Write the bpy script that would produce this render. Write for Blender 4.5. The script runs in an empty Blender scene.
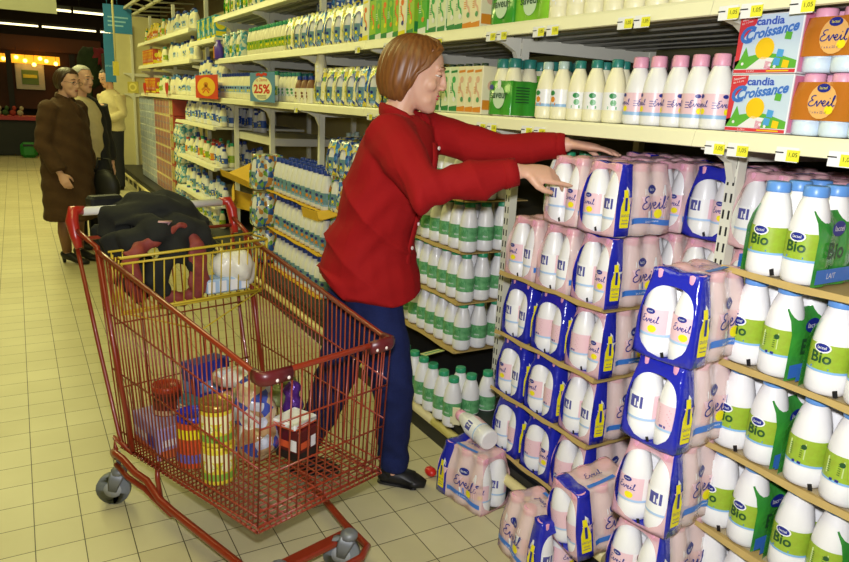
import bpy, math, random
import numpy as np
from mathutils import Vector, Matrix
random.seed(7)
sc = bpy.context.scene
COL = sc.collection
PI = math.pi
# ------------------------------------------------------------------ camera
CX, CY, F, CAMH = 424.5, 281.0, 688.84, 1.42
def _basis():
    v1 = (13-CX, 84-CY); n = (285-CX, 2981-CY)
    y = Vector((v1[0], -v1[1], -F)).normalized()
    z = -Vector((n[0], -n[1], -F)).normalized()
    x = y.cross(z).normalized(); z = x.cross(y)
    return Matrix((x, y, z))
RM = _basis()
cd = bpy.data.cameras.new('camera'); cam = bpy.data.objects.new('camera', cd); COL.objects.link(cam)
cam.matrix_world = Matrix.Translation((0, 0, CAMH)) @ RM.to_4x4()
cd.sensor_width = 36; cd.lens = F*36/849; cd.clip_start = .02; cd.clip_end = 200
sc.camera = cam
def ray(px, py): return RM @ Vector(((px-CX)/F, -(py-CY)/F, -1.0))
def yat(px, x, z):
    """shelf position (world y) that lies along the picture column px, on the plane x at height z"""
    lo, hi = .05, 40
    for _ in range(50):
        y = (lo+hi)/2
        c = RM.transposed() @ Vector((x, y, z-CAMH))
        if CX+F*c.x/-c.z > px: lo = y
        else: hi = y
    return (lo+hi)/2
# ------------------------------------------------------------------ colours and materials
def hx(h, a=1):
    h = h.lstrip('#'); r = []
    for i in (0, 2, 4):
        c = int(h[i:i+2], 16)/255
        r.append(c/12.92 if c <= .04045 else ((c+.055)/1.055)**2.4)
    return (*r, a)
MATS = {}
def M(name, col='#ffffff', rough=.5, var=.06, scale=8., metal=0., spec=.5, alpha=1., bump=0., bscale=60., coat=0., emit=None, estr=0., trans=0., col2=None, sss=0.):
    if name in MATS: return MATS[name]
    m = bpy.data.materials.new(name); m.use_nodes = True; MATS[name] = m
    nt = m.node_tree; N = nt.nodes; L = nt.links; b = N['Principled BSDF']
    c = hx(col)
    tc = N.new('ShaderNodeTexCoord'); nz = N.new('ShaderNodeTexNoise'); nz.inputs['Scale'].default_value = scale; nz.inputs['Detail'].default_value = 3
    L.new(tc.outputs['Object'], nz.inputs['Vector'])
    rp = N.new('ShaderNodeMix'); rp.data_type = 'RGBA'
    d = [max(0, v*(1-var*1.6)) for v in c[:3]]
    l = [min(1, v*(1+var)) for v in c[:3]]
    rp.inputs[6].default_value = (*d, 1); rp.inputs[7].default_value = hx(col2) if col2 else (*l, 1)
    L.new(nz.outputs['Fac'], rp.inputs[0]); L.new(rp.outputs[2], b.inputs['Base Color'])
    b.inputs['Roughness'].default_value = rough; b.inputs['Metallic'].default_value = metal
    b.inputs['Specular IOR Level'].default_value = spec
    b.inputs['Alpha'].default_value = alpha; b.inputs['Coat Weight'].default_value = coat
    if sss: b.inputs['Subsurface Weight'].default_value = sss; b.inputs['Subsurface Scale'].default_value = .01
    if bump:
        n2 = N.new('ShaderNodeTexNoise'); n2.inputs['Scale'].default_value = bscale; L.new(tc.outputs['Object'], n2.inputs['Vector'])
        bp = N.new('ShaderNodeBump'); bp.inputs['Strength'].default_value = bump; bp.inputs['Distance'].default_value = .01
        L.new(n2.outputs['Fac'], bp.inputs['Height']); L.new(bp.outputs['Normal'], b.inputs['Normal'])
    if emit: b.inputs['Emission Color'].default_value = hx(emit); b.inputs['Emission Strength'].default_value = estr
    return m
def MP(name, cols, scale=40., rough=.35, stretch=(1, 1, 1), coat=0., bump=0.):
    """printed packaging: cells of several inks"""
    if name in MATS: return MATS[name]
    m = bpy.data.materials.new(name); m.use_nodes = True; MATS[name] = m
    nt = m.node_tree; N = nt.nodes; L = nt.links; b = N['Principled BSDF']
    tc = N.new('ShaderNodeTexCoord'); mp = N.new('ShaderNodeMapping'); mp.inputs['Scale'].default_value = stretch
    vo = N.new('ShaderNodeTexVoronoi'); vo.inputs['Scale'].default_value = scale
    L.new(tc.outputs['Object'], mp.inputs['Vector']); L.new(mp.outputs['Vector'], vo.inputs['Vector'])
    sp = N.new('ShaderNodeSeparateColor'); L.new(vo.outputs['Color'], sp.inputs['Color'])
    cr = N.new('ShaderNodeValToRGB'); cr.color_ramp.interpolation = 'CONSTANT'
    e = cr.color_ramp.elements
    while len(e) < len(cols): e.new(.5)
    for i, c in enumerate(cols): e[i].position = i/len(cols); e[i].color = hx(c)
    L.new(sp.outputs[0], cr.inputs['Fac']); L.new(cr.outputs['Color'], b.inputs['Base Color'])
    b.inputs['Roughness'].default_value = rough; b.inputs['Coat Weight'].default_value = coat
    if bump:
        n2 = N.new('ShaderNodeTexNoise'); n2.inputs['Scale'].default_value = 60; L.new(tc.outputs['Object'], n2.inputs['Vector'])
        bp = N.new('ShaderNodeBump'); bp.inputs['Strength'].default_value = bump; bp.inputs['Distance'].default_value = .01
        L.new(n2.outputs['Fac'], bp.inputs['Height']); L.new(bp.outputs['Normal'], b.inputs['Normal'])
    return m
# ------------------------------------------------------------------ mesh builder
_TX = {}
def text2d(s, shear=0., bold=0.):
    k = (s, shear, bold)
    if k in _TX: return _TX[k]
    c = bpy.data.curves.new('t', 'FONT'); c.body = s; c.size = 1; c.align_x = 'CENTER'; c.align_y = 'CENTER'; c.shear = shear; c.resolution_u = 3; c.offset = bold
    o = bpy.data.objects.new('t', c); me = bpy.data.meshes.new_from_object(o)
    r = ([(v.co.x, v.co.y) for v in me.vertices], [tuple(p.vertices) for p in me.polygons])
    bpy.data.objects.remove(o); bpy.data.curves.remove(c); bpy.data.meshes.remove(me)
    _TX[k] = r; return r
class MB:
    def __init__(s): s.v = []; s.f = []; s.m = []; s.sm = []
    def add(s, vs, fs, m=0, smooth=False, T=None):
        o = len(s.v)
        s.v += [tuple(T @ Vector(p)) for p in vs] if T else [tuple(p) for p in vs]
        for f in fs:
            s.f.append([i+o for i in f]); s.m.append(m); s.sm.append(smooth)
        return s
    def box(s, c, d, m=0, T=None, bev=0.):
        x, y, z = c; a, b, h = d[0]/2, d[1]/2, d[2]/2
        if bev <= 0:
            vs = [(x+i*a, y+j*b, z+k*h) for k in (-1, 1) for j in (-1, 1) for i in (-1, 1)]
            return s.add(vs, [(0, 2, 3, 1), (4, 5, 7, 6), (0, 1, 5, 4), (2, 6, 7, 3), (0, 4, 6, 2), (1, 3, 7, 5)], m, False, T)
        e = bev; vs = []; 
        ring = [(-a+e, -b), (a-e, -b), (a, -b+e), (a, b-e), (a-e, b), (-a+e, b), (-a, b-e), (-a, -b+e)]
        ring2 = [(-a+e, -b+e), (a-e, -b+e), (a-e, -b+e), (a-e, b-e), (a-e, b-e), (-a+e, b-e), (-a+e, b-e), (-a+e, -b+e)]
        for (r_, zz) in ((ring2, -h), (ring, -h+e), (ring, h-e), (ring2, h)): vs += [(x+p[0], y+p[1], z+zz) for p in r_]
        fs = [(k*8+i, k*8+(i+1) % 8, k*8+8+(i+1) % 8, k*8+8+i) for k in range(3) for i in range(8)] + [tuple(range(7, -1, -1)), tuple(range(24, 32))]
        return s.add(vs, fs, m, False, T)
    def lathe(s, prof, c=(0, 0, 0), n=16, m=0, T=None, a0=0., a1=2*PI, caps=True, smooth=True, mf=None):
        full = abs(a1-a0-2*PI) < 1e-6; k = n if full else n+1
        vs = [(c[0]+r*math.cos(a0+(a1-a0)*i/n), c[1]+r*math.sin(a0+(a1-a0)*i/n), c[2]+z) for (r, z) in prof for i in range(k)]
        o = len(s.v); s.v += [tuple(T @ Vector(p)) for p in vs] if T else vs
        for j in range(len(prof)-1):
            for i in range(n if full else n):
                i2 = (i+1) % k
                s.f.append([o+j*k+i, o+j*k+i2, o+(j+1)*k+i2, o+(j+1)*k+i]); s.m.append(mf(j, i) if mf else m); s.sm.append(smooth)
        if caps and full:
            s.f.append([o+i for i in range(k-1, -1, -1)]); s.m.append(m); s.sm.append(False)
            q = (len(prof)-1)*k; s.f.append([o+q+i for i in range(k)]); s.m.append(m); s.sm.append(False)
        return s
    def tube(s, pts, r, n=6, m=0, T=None, ref=None, closed=False):
        """r: number, list, or list of (ra, rb); ref: direction of the ra axis"""
        P = [Vector(p) for p in pts]; K = len(P); ps = []; nrm = None
        for i in range(K):
            if closed: t = (P[(i+1) % K]-P[i-1]).normalized()
            else: t = (P[min(i+1, K-1)]-P[max(i-1, 0)]).normalized()
            if nrm is None or ref is not None:
                h = Vector(ref) if ref is not None else (Vector((0, 0, 1)) if abs(t.z) < .9 else Vector((1, 0, 0)))
                nrm = (h-t*h.dot(t)).normalized()
            else: nrm = (nrm-t*nrm.dot(t)).normalized()
            bn = t.cross(nrm)
            rr = r[i] if isinstance(r, (list, tuple)) else r
            ra, rb = rr if isinstance(rr, (list, tuple)) else (rr, rr)
            ps += [P[i]+nrm*ra*math.cos(2*PI*k/n)+bn*rb*math.sin(2*PI*k/n) for k in range(n)]
        fs = [(i*n+k, i*n+(k+1) % n, ((i+1) % K)*n+(k+1) % n, ((i+1) % K)*n+k) for i in range(K if closed else K-1) for k in range(n)]
        if not closed: fs += [tuple(range(n-1, -1, -1)), tuple(range((K-1)*n, K*n))]
        return s.add(ps, fs, m, True, T)
    def ell(s, c, r, m=0, T=None, n=14, k=8):
        vs = [(c[0], c[1], c[2]-r[2])]
        for j in range(1, k):
            a = -PI/2+PI*j/k
            vs += [(c[0]+r[0]*math.cos(a)*math.cos(2*PI*i/n), c[1]+r[1]*math.cos(a)*math.sin(2*PI*i/n), c[2]+r[2]*math.sin(a)) for i in range(n)]
        vs.append((c[0], c[1], c[2]+r[2])); e = len(vs)-1
        fs = [(0, 1+(i+1) % n, 1+i) for i in range(n)]+[(1+j*n+i, 1+j*n+(i+1) % n, 1+(j+1)*n+(i+1) % n, 1+(j+1)*n+i) for j in range(k-2) for i in range(n)]
        fs += [(e, 1+(k-2)*n+i, 1+(k-2)*n+(i+1) % n) for i in range(n)]
        return s.add(vs, fs, m, True, T)
    def text(s, t, size, fn, m=0, shear=0., sx=1., bold=0.):
        v, f = text2d(t, shear, bold)
        return s.add([fn(a*size*sx, b*size) for a, b in v], f, m)
    def poly(s, pts2, fn, m=0):
        return s.add([fn(*p) for p in pts2], [tuple(range(len(pts2)))], m)
    def disc(s, c2, r, fn, m=0, n=14, ry=None):
        ry = ry or r
        vs = [fn(*c2)]+[fn(c2[0]+r*math.cos(2*PI*i/n), c2[1]+ry*math.sin(2*PI*i/n)) for i in range(n)]
        return s.add(vs, [(0, 1+i, 1+(i+1) % n) for i in range(n)], m)
    def ribbon(s, pts, w, fn, m=0):
        P = [Vector(p) for p in pts]; vs = []
        for i in range(len(P)):
            t = (P[min(i+1, len(P)-1)]-P[max(i-1, 0)]); t = t.normalized() if t.length > 0 else Vector((1, 0))
            n = Vector((-t.y, t.x))*w/2
            vs += [fn(*(P[i]+n)), fn(*(P[i]-n))]
        return s.add(vs, [(2*i, 2*i+1, 2*i+3, 2*i+2) for i in range(len(P)-1)], m)
    def mesh(s, name, mats):
        me = bpy.data.meshes.new(name); me.from_pydata(s.v, [], s.f)
        for x in (mats if isinstance(mats, (list, tuple)) else [mats]): me.materials.append(x)
        me.polygons.foreach_set('material_index', s.m); me.polygons.foreach_set('use_smooth', s.sm); me.update()
        return me
    def obj(s, name, mats, parent=None, **k):
        return link(name, s.mesh(name, mats), parent, **k)
def link(name, me, parent=None, loc=None, rz=0., label=None, cat=None, group=None, kind=None):
    o = bpy.data.objects.new(name, me); COL.objects.link(o)
    if parent is not None: o.parent = parent
    if loc is not None: o.location = loc
    if rz: o.rotation_euler = (0, 0, rz)
    if label: o['label'] = label
    if cat: o['category'] = cat
    if group: o['group'] = group
    if kind: o['kind'] = kind
    return o
def thing(name, label, cat, loc=(0, 0, 0), rz=0., group=None): return link(name, None, None, loc, rz, label, cat, group)
def copy_tree(o, parent=None):
    c = o.copy(); COL.objects.link(c)
    if parent is not None: c.parent = parent
    for ch in o.children: copy_tree(ch, c)
    return c
def put(proto, loc, rz, label, group, rot=None):
    c = copy_tree(proto); c.location = loc; c.rotation_euler = rot if rot else (0, 0, rz)
    c['label'] = label; c['group'] = group
    return c
def kill(o):
    for ch in list(o.children): kill(ch)
    bpy.data.objects.remove(o)
def remesh(mb, voxel, smooth=4, name='m', mats=None, fac=.5):
    me = mb.mesh('tmp', [MATS['skin']]); o = bpy.data.objects.new('tmp', me); COL.objects.link(o)
    r = o.modifiers.new('r', 'REMESH'); r.mode = 'VOXEL'; r.voxel_size = voxel; r.use_smooth_shade = True
    if smooth:
        s_ = o.modifiers.new('s', 'SMOOTH'); s_.iterations = smooth; s_.factor = fac
    dg = bpy.context.evaluated_depsgraph_get(); dg.update()
    out = bpy.data.meshes.new_from_object(o.evaluated_get(dg)); out.name = name
    bpy.data.objects.remove(o); out.materials.clear()
    for x in (mats if isinstance(mats, (list, tuple)) else [mats]): out.materials.append(x)
    n = len(out.polygons); out.polygons.foreach_set('use_smooth', [True]*n); out.polygons.foreach_set('material_index', [0]*n)
    return out
def displace(me, fn):
    n = len(me.vertices); co = np.empty(n*3); no = np.empty(n*3)
    me.vertices.foreach_get('co', co); me.vertices.foreach_get('normal', no)
    co = co.reshape(-1, 3); no = no.reshape(-1, 3); co += no*fn(co)[:, None]
    me.vertices.foreach_set('co', co.ravel()); me.update()
ORD = 'first second third fourth fifth sixth seventh eighth ninth tenth eleventh twelfth thirteenth fourteenth fifteenth sixteenth seventeenth eighteenth nineteenth twentieth'.split()
def ordw(i): return ORD[i] if i < 20 else 'twenty-'+ORD[i-20] if i < 29 else 'thirtieth' if i == 29 else 'thirty-'+ORD[i-30]
# ------------------------------------------------------------------ palette
white = M('bottle_white', '#e6e5e6', .36, .03, 20, coat=.15, sss=.0)
cream = M('bottle_cream', '#efe9c8', .35, .04)
pinkcap = M('cap_pink', '#e6a3bd', .4); bluecap = M('cap_blue', '#5f93d8', .35); navycap = M('cap_navy', '#1f3c9a', .35)
greencap = M('cap_green', '#2f9a6c', .35); tealcap = M('cap_teal', '#2f8075', .35); yellowcap = M('cap_yellow', '#e0cb3a', .4)
navy = M('ink_navy', '#1d2a86', .4); blueink = M('ink_blue', '#3d78cf', .4); yel = M('ink_yellow', '#f0e11e', .4); black = M('ink_black', '#15151a', .5)
pinklab = M('label_pink', '#e7c3cc', .35); whitelab = M('label_white', '#eeeeee', .35); greenlab = M('label_green', '#2f9a4c', .35, .3, 60, col2='#86c98e')
greenlab2 = M('label_green_text', '#2f8a4a', .4, .2, 90); purple = M('label_violet', '#51539c', .4, .2, 60)
bluefilm = M('film_blue', '#2229a8', .18, .1, 10, coat=.5, bump=.35, bscale=45)
pinkfilm = M('film_pink', '#f6bcc6', .2, .08, 9, coat=.4, bump=.35, bscale=40, alpha=.55)
pinkprint = M('film_pink_print', '#fbd5cf', .22, .06, 9, coat=.4, bump=.3, bscale=35, alpha=.56)
clearfilm = M('film_clear', '#e9eef2', .12, .02, 9, coat=.5, alpha=.16, bump=.3, bscale=40)
kraft = M('cardboard', '#b59a5c', .8, .12, 30); yellowcard = M('cardboard_yellow', '#d9ae2c', .7, .1, 12)
limelab = M('label_lime', '#cfdc48', .35, .35, 70, col2='#9cc63a'); greenfilm = M('film_green', '#2c9140', .2, .15, 20, coat=.4, alpha=.93, bump=.3, bscale=40, col2='#4cae3c')
skin = M('skin', '#d8a88e', .5, .06, 30, sss=.05)
rackpaint = M('rack_paint', '#e4e2d2', .45, .05, 6); lipcream = M('price_rail_cream', '#eae6c4', .4, .04); dark = M('dark_recess', '#17181c', .55)
# ------------------------------------------------------------------ bottles
def bprof(H, R, rn=None, capfrac=.12, sh=.42, rb=None):
    rn = rn or R*.47; p = [(R*.86, 0), (R*.97, .004), (R, .012), (R, H*.22), (R*.985, H*.225), (R, H*.235), (R, H*sh)]
    for i in range(1, 9):
        t = i/8; p.append((rn+(R-rn)*(1-t**1.9)**.9, H*(sh+(1-capfrac-.012-sh)*t)))
    p.append((rn, H*(1-capfrac)))
    return p
def capmesh(H, rc, m, capfrac=.12, n=14, name='cap'):
    b = MB(); z0 = H*(1-capfrac)-.002
    b.lathe([(rc, z0), (rc*1.02, z0+.002), (rc*.99, H-.003), (rc*.9, H)], n=n); return b.mesh(name, m)
def cylfn(r, z0, a0=PI):
    """a label's own surface: s runs round the bottle to the right of the side at angle a0, t up"""
    return lambda s, t: ((r)*math.cos(a0+s/r), (r)*math.sin(a0+s/r), z0+t)
def flipfn(r, z0, a0=PI): return lambda s, t: (r*math.cos(a0+s/r), r*math.sin(a0+s/r), z0+t)
def eveil_strokes():
    """the handwritten word in unit height"""
    S = []
    S.append([(.62, .98), (.42, 1.0), (.22, .88), (.22, .68), (.42, .56), (.2, .48), (.05, .3), (.1, .08), (.34, .0), (.6, .1), (.72, .25)])
    S.append([(.72, .25), (.82, .52), (.9, .1), (.98, .02), (1.2, .5), (1.28, .48), (1.3, .3), (1.42, .22), (1.62, .3), (1.66, .46), (1.54, .52), (1.44, .38), (1.46, .12), (1.62, .02), (1.82, .12), (2.0, .5), (2.0, .15), (2.1, .03), (2.26, .15), (2.44, .6), (2.5, .95), (2.42, 1.0), (2.36, .7), (2.38, .15), (2.5, .02), (2.66, .12)])
    S.append([(2.02, .72), (2.06, .78)])
    return S
def crsm(P, k=4):
    out = []
    for i in range(len(P)-1):
        p0 = P[max(i-1, 0)]; p1 = P[i]; p2 = P[i+1]; p3 = P[min(i+2, len(P)-1)]
        for j in range(k):
            t = j/k; out.append(tuple(.5*((2*p1[q])+(-p0[q]+p2[q])*t+(2*p0[q]-5*p1[q]+4*p2[q]-p3[q])*t*t+(-p0[q]+3*p1[q]-3*p2[q]+p3[q])*t**3) for q in (0, 1)))
    return out+[tuple(P[-1])]
def eveil(b, h, fn, m, c=(0, 0), w=None, k=3):
    for S in eveil_strokes():
        b.ribbon([((p[0]-1.33)*h+c[0]+p[1]*h*.12, (p[1]-.5)*h+c[1]) for p in crsm(S, k)], (w or h*.11), fn, m)
def logo(b, r, fn, c, mo, mt):
    b.disc(c, r, fn, mo, 14, r*.62)
    b.text('lactel', r*.62, lambda s, t: fn2(fn, s+c[0], t+c[1]), mt, 0, 1.15)
def fn2(fn, s, t):
    p = Vector(fn(s, t)); q = Vector(fn(s+.001, t))-p; u = Vector((0, 0, 1)); n = q.cross(u)
    return tuple(p+(n.normalized()*.0006 if n.length > 0 else n))
# Eveil-style milk bottle : three faces of print on one label
EH, ER = .213, .0398
def label_growth(rot, detail=True):
    b = MB(); r = ER+.0007; n = 30
    # sectors: text face, picture face, small print face
    def mf(j, i):
        a = (i/n*3) % 3
        k = int(a)
        if j == 0: return 2                       # light blue band at the foot of the label
        return (1, 0, 1)[k]
    b.lathe([(r, .052), (r, .058), (r, .118)], n=n, caps=False, mf=mf, a0=rot, a1=rot+2*PI)
    r2 = r+.0008
    A = [rot+PI/3, rot+PI, rot+5*PI/3]
    f0 = flipfn(r2, .09, A[0])
    b.disc((0, .022), .012, f0, 3, 12, .007); b.text('lactel', .0062, flipfn(r2+.0006, .112, A[0]), 5)
    eveil(b, .017, f0, 3, (0, .003)); b.disc((.008, -.02), .011, flipfn(r2, .09, A[0]), 4, 12, .009)
    f1 = flipfn(r2, .09, A[1])
    b.poly([(-.017, -.008), (-.001, -.009), (-.001, .022), (-.017, .022)], f1, 6); b.poly([(-.001, -.009), (.017, -.008), (.017, .022), (-.001, .022)], f1, 6)
    b.poly([(-.004, -.004), (.0, -.004), (.0, .014), (-.004, .014)], flipfn(r2+.0007, .09, A[1]), 5); b.poly([(.004, -.004), (.009, -.004), (.009, .008), (.004, .008)], flipfn(r2+.0007, .09, A[1]), 5)
    for q in range(8):
        b.poly([(-.018, -.02+q*.0052), (.016-(q % 3)*.004, -.02+q*.0052), (.016-(q % 3)*.004, -.0185+q*.0052), (-.018, -.0185+q*.0052)], flipfn(r2, .09, A[2]), 7)
    b.poly([(-.012, -.03), (.006, -.03), (.006, -.024), (-.012, -.024)], flipfn(r2, .09, A[2]), 6)
    return b.mesh('label', [whitelab, pinklab, M('label_skyblue', '#a9c7ea', .4), navy, yel, white, purple, M('ink_rose', '#c98799', .5)])
b = MB(); b.lathe(bprof(EH, ER, .0195, .10), n=22); EV_BODY = b.mesh('bottle', white)
EV_CAP = capmesh(EH, .022, pinkcap, .10)
EV_LAB = [label_growth(a) for a in (PI-PI/3, PI-PI, PI-5*PI/3)]    # which face is turned to the aisle: words, picture, small print
# Bio-style milk bottle
BH, BR = .215, .0425
b = MB(); b.lathe(bprof(BH, BR, .0235, .10), n=24); BI_BODY = b.mesh('bottle', white)
BI_CAP = capmesh(BH, .026, bluecap, .10)
def label_bio(face):
    b = MB(); r = BR+.0007
    b.lathe([(r, .051), (r, .056), (r, .114)], n=26, caps=False, mf=lambda j, i: 1 if j == 0 else 0)
    f = flipfn(r+.0008, .085, PI)
    if face == 0:
        b.disc((0, .021), .0185, f, 2, 14, .012); b.disc((0, .021), .0155, flipfn(r+.0014, .085, PI), 3, 14, .0088); b.text('lactel', .0095, flipfn(r+.0022, .106, PI), 2)
        b.text('Bio', .034, flipfn(r+.0016, .083, PI), 4, 0, 1, .025)
        b.poly([(-.02, -.027), (.02, -.027), (.02, -.023), (-.02, -.023)], f, 6)
    else:
        b.poly([(-.02, -.018), (.018, -.018), (.018, .02), (-.02, .02)], f, 7)
        for q in range(6): b.poly([(-.018, -.014+q*.005), (.012, -.014+q*.005), (.012, -.0125+q*.005), (-.018, -.0125+q*.005)], flipfn(r+.0014, .085, PI), 4)
        b.poly([(-.008, -.031), (.012, -.031), (.012, -.025), (-.008, -.025)], f, 3); b.disc((.014, .012), .006, flipfn(r+.0018, .085, PI), 4)
    return b.mesh('label', [limelab, M('label_skyblue2', '#86b6e4', .4), whitelab, navy, M('ink_darkgreen', '#24502a', .4), yel, blueink, M('label_pale_lime', '#c3d68f', .4)])
BI_LAB = [label_bio(0), label_bio(1)]
# Green-label bottle
GH, GR = .212, .0398
b = MB(); b.lathe(bprof(GH, GR, .020, .09), n=18); GR_BODY = b.mesh('bottle', white); GR_CAP = capmesh(GH, .0222, greencap, .09)
b = MB(); b.lathe([(GR+.0008, .048), (GR+.0008, .108)], n=18, caps=False)
for q in range(4):
    fg = flipfn(GR+.0022, .078, PI/4+q*PI/2); b.text('LAIT', .019, lambda s, t: fg(s, t+.01), 1); b.text('demi', .012, lambda s, t: fg(s, t-.012), 2)
GR_LAB = b.mesh('label', [greenlab, greenlab2, white])
# ------------------------------------------------------------------ shrink-wrapped six-packs
PL, PW, PH = .236, .162, .2145
def side_y(x, z, W=PW):
    w = W/2 if z < .095 else W/2-(W/2-.0635)*min(1, (z-.095)/.1)**1.35
    return w-(.005+.006*min(1, z/.2))*(1-abs(math.cos(PI*x/.078)))
def xend(z, L=PL): return L/2 if z < .095 else L/2-.02*min(1, (z-.095)/.1)**1.35
def topz(x, y): return .2158-.007*(1-abs(math.cos(PI*x/.078)))-.005*(1-min(1, abs(y)/.03))
LZ = [.004, .03, .06, .09, .11, .125, .14, .155, .17, .185, .2, .211]
def sleeve(endm, stripm, side_print, ends=(1, 1), strip_end=-1, top_m=None, win=(.0735, .1)):
    """mats: 0 film print, 1 end film, 2 strip film, 3 yellow, 4 navy, 5 blue, 6 white, 7 black"""
    b = MB()
    def loop(x):
        P = []
        P += [(-.04, 0), (0, 0), (.04, 0)]
        for z in LZ: P.append((1, z))
        P += [(.045, .2145), (.03, .2145), (.015, .2145), (0, .2145), (-.015, .2145), (-.03, .2145), (-.045, .2145)]
        for z in reversed(LZ): P.append((-1, z))
        return P
    base = loop(0); n = len(base)
    def pt(fr, q, x_override=None):
        y, z = base[q]
        X = fr*(xend(z)) if x_override is None else x_override
        if abs(y) == 1: y = y*side_y(X, z)
        elif z > .1: z = topz(X, y)
        return X, y, z
    frs = [-1, -.9, -.8, -.66, -.53, -.42, -.33, -.25, -.16, -.08, 0, .08, .16, .25, .33, .42, .53, .66, .8, .9, 1]
    rows = [[pt(fr, q) for q in range(n)] for fr in frs]
    def endring(sgn, t):
        out = []
        for q in range(n):
            X, y, z = pt(sgn, q)
            a = math.atan2(z-.095, y)
            cs, sn = math.cos(a), math.sin(a)
            hw, hh = win[0], (win[1] if sn > 0 else .087)
            k = (abs(cs/hw)**2.6+abs(sn/hh)**2.6)**(-1/2.6)
            hy, hz = cs*k, .095+sn*k
            ny, nz = y+(hy-y)*t, z+(hz-z)*t
            out.append((sgn*(xend(nz)+.0015*t), ny, nz))
        return out
    R_ = []
    mk = []
    if ends[0]: R_ += [endring(-1, 1), endring(-1, .5)]; mk += [1, 1]
    R_ += rows; mk += [None]*(len(rows)-1)
    if ends[1]: mk += [1]; R_ += [endring(1, .5), endring(1, 1)]; mk += [1]
    else: pass
    off = 2 if ends[0] else 0
    vs = [p for r in R_ for p in r]
    for i in range(len(R_)-1):
        for q in range(n):
            f = (i*n+q, i*n+(q+1) % n, (i+1)*n+(q+1) % n, (i+1)*n+q)
            m = mk[i] if i < len(mk) and mk[i] is not None else 0
            if m == 0:
                xm = (frs[i-off]+frs[i-off+1])/2
                if stripm and xm*strip_end > .53: m = 2
            b.f.append(list(f)); b.m.append(m); b.sm.append(True)
    b.v = list(vs)
    for sg in (-1, 1):
        # s to the reader's right on each long side, t up
        fn = lambda s, t, sg=sg, e=.003: (-sg*s, sg*(side_y(-sg*s, t)+e), t)
        fx = lambda s, t, sg=sg: (-sg*s, sg*(side_y(-sg*s, t)+.0043), t)
        if stripm:
            cx_ = -sg*strip_end*.088
            B = [(-.0155, .03), (.0155, .03), (.0165, .036), (.0165, .09), (.008, .118), (.007, .14), (-.007, .14), (-.008, .118), (-.0165, .09), (-.0165, .036)]
            b.poly([(p[0]+cx_, p[1]) for p in B], fn, 3)
            b.text('1', .05, lambda s, t: fx(s+cx_, t+.097), 4, 0, 1, .04)
            b.text('GRATUITE', .0105, lambda s, t: fx(s*.62+cx_, t+.066), 4, 0, 1)
            b.text('bouteille', .0075, lambda s, t: fx(s*.8+cx_, t+.053), 4); b.ribbon([(cx_-.012, .043), (cx_+.012, .043)], .002, fx, 4)
            dx = -cx_*.33
        else: dx = 0
        if side_print:
            # a pale blue wave along the foot and the big handwritten word
            lo, hi = (-.112, .112)
            if stripm: lo, hi = ((-.055, .112) if cx_ < 0 else (-.112, .055))
            W = [(lo+(hi-lo)*i/12, .043+.006*math.sin(i/12*PI*1.3+.6)) for i in range(13)]
            b.ribbon(W, .017, fn, 5)
            c = ((lo+hi)/2, .098)
            b.disc((c[0]-.006, c[1]+.042), .021, fn, 4, 14, .0135)
            b.text('lactel', .0125, lambda s, t: fx(s+c[0]-.006, t+c[1]+.042), 6, 0, 1.1)
            eveil(b, .037, fx, 4, (c[0], c[1]+.003), .0036, 5)
            b.disc((c[0]+.026, c[1]-.031), .014, fn, 3); b.ribbon([(c[0]-.016, c[1]-.022), (c[0]-.012, c[1]-.042)], .008, fn, 6); b.ribbon([(c[0]-.002, c[1]-.02), (c[0]+.002, c[1]-.042)], .006, fn, 5)
            b.text('lait de croissance', .0085, lambda s, t: fx(s+c[0], t+.045), 6)
    b.poly([(-.011, .012), (-.003, .009), (.001, .02), (-.007, .024)], lambda s, t: (-PL/2-.0025, s, t), 7)
    # print on the film over the caps
    b.ribbon([(-.05, -.045), (.0, -.045), (.05, -.04)], .014, lambda s, t: (s, t, .2175), 5)
    eveil(b, .022, lambda s, t: (s, t, .2175), 4, (.0, .0), .002, 3)
    return b
def milk_pack(kind):
    mats = {'pink': [pinkprint, pinkfilm, bluefilm, yel, navy, blueink, whitelab, black], 'blue': [pinkprint, bluefilm, bluefilm, yel, navy, blueink, whitelab, black]}
    s = sleeve(1, kind in ('blue', 'strip'), True, win=(.0665, .083) if kind == 'blue' else (.0735, .1))
    return s.mesh('film_sleeve', mats['blue' if kind == 'blue' else 'pink'])
SLV = {k: milk_pack(k) for k in ('pink', 'blue', 'strip')}
def make_pack(kind, labs):
    t = thing('milk_six_pack', 'proto', 'milk pack')
    link('film_sleeve', SLV[kind], t)
    for i, x in enumerate((-.078, 0, .078)):
        for j, y in enumerate((-.0405, .0405)):
            o = link('bottle', EV_BODY, t, (x, y, 0)); link('cap', EV_CAP, o); link('label', EV_LAB[labs[j] if i == 0 else (i+j) % 3], o)
    return t
PACKS = {}
def pack(kind, labs, loc, rz, label, group, rot=None):
    k = (kind, labs)
    if k not in PACKS: PACKS[k] = make_pack(kind, labs)
    return put(PACKS[k], loc, rz, label, group, rot)
GP = 'six-packs of growing-up milk in pink and blue film'
exec_later = []
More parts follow.
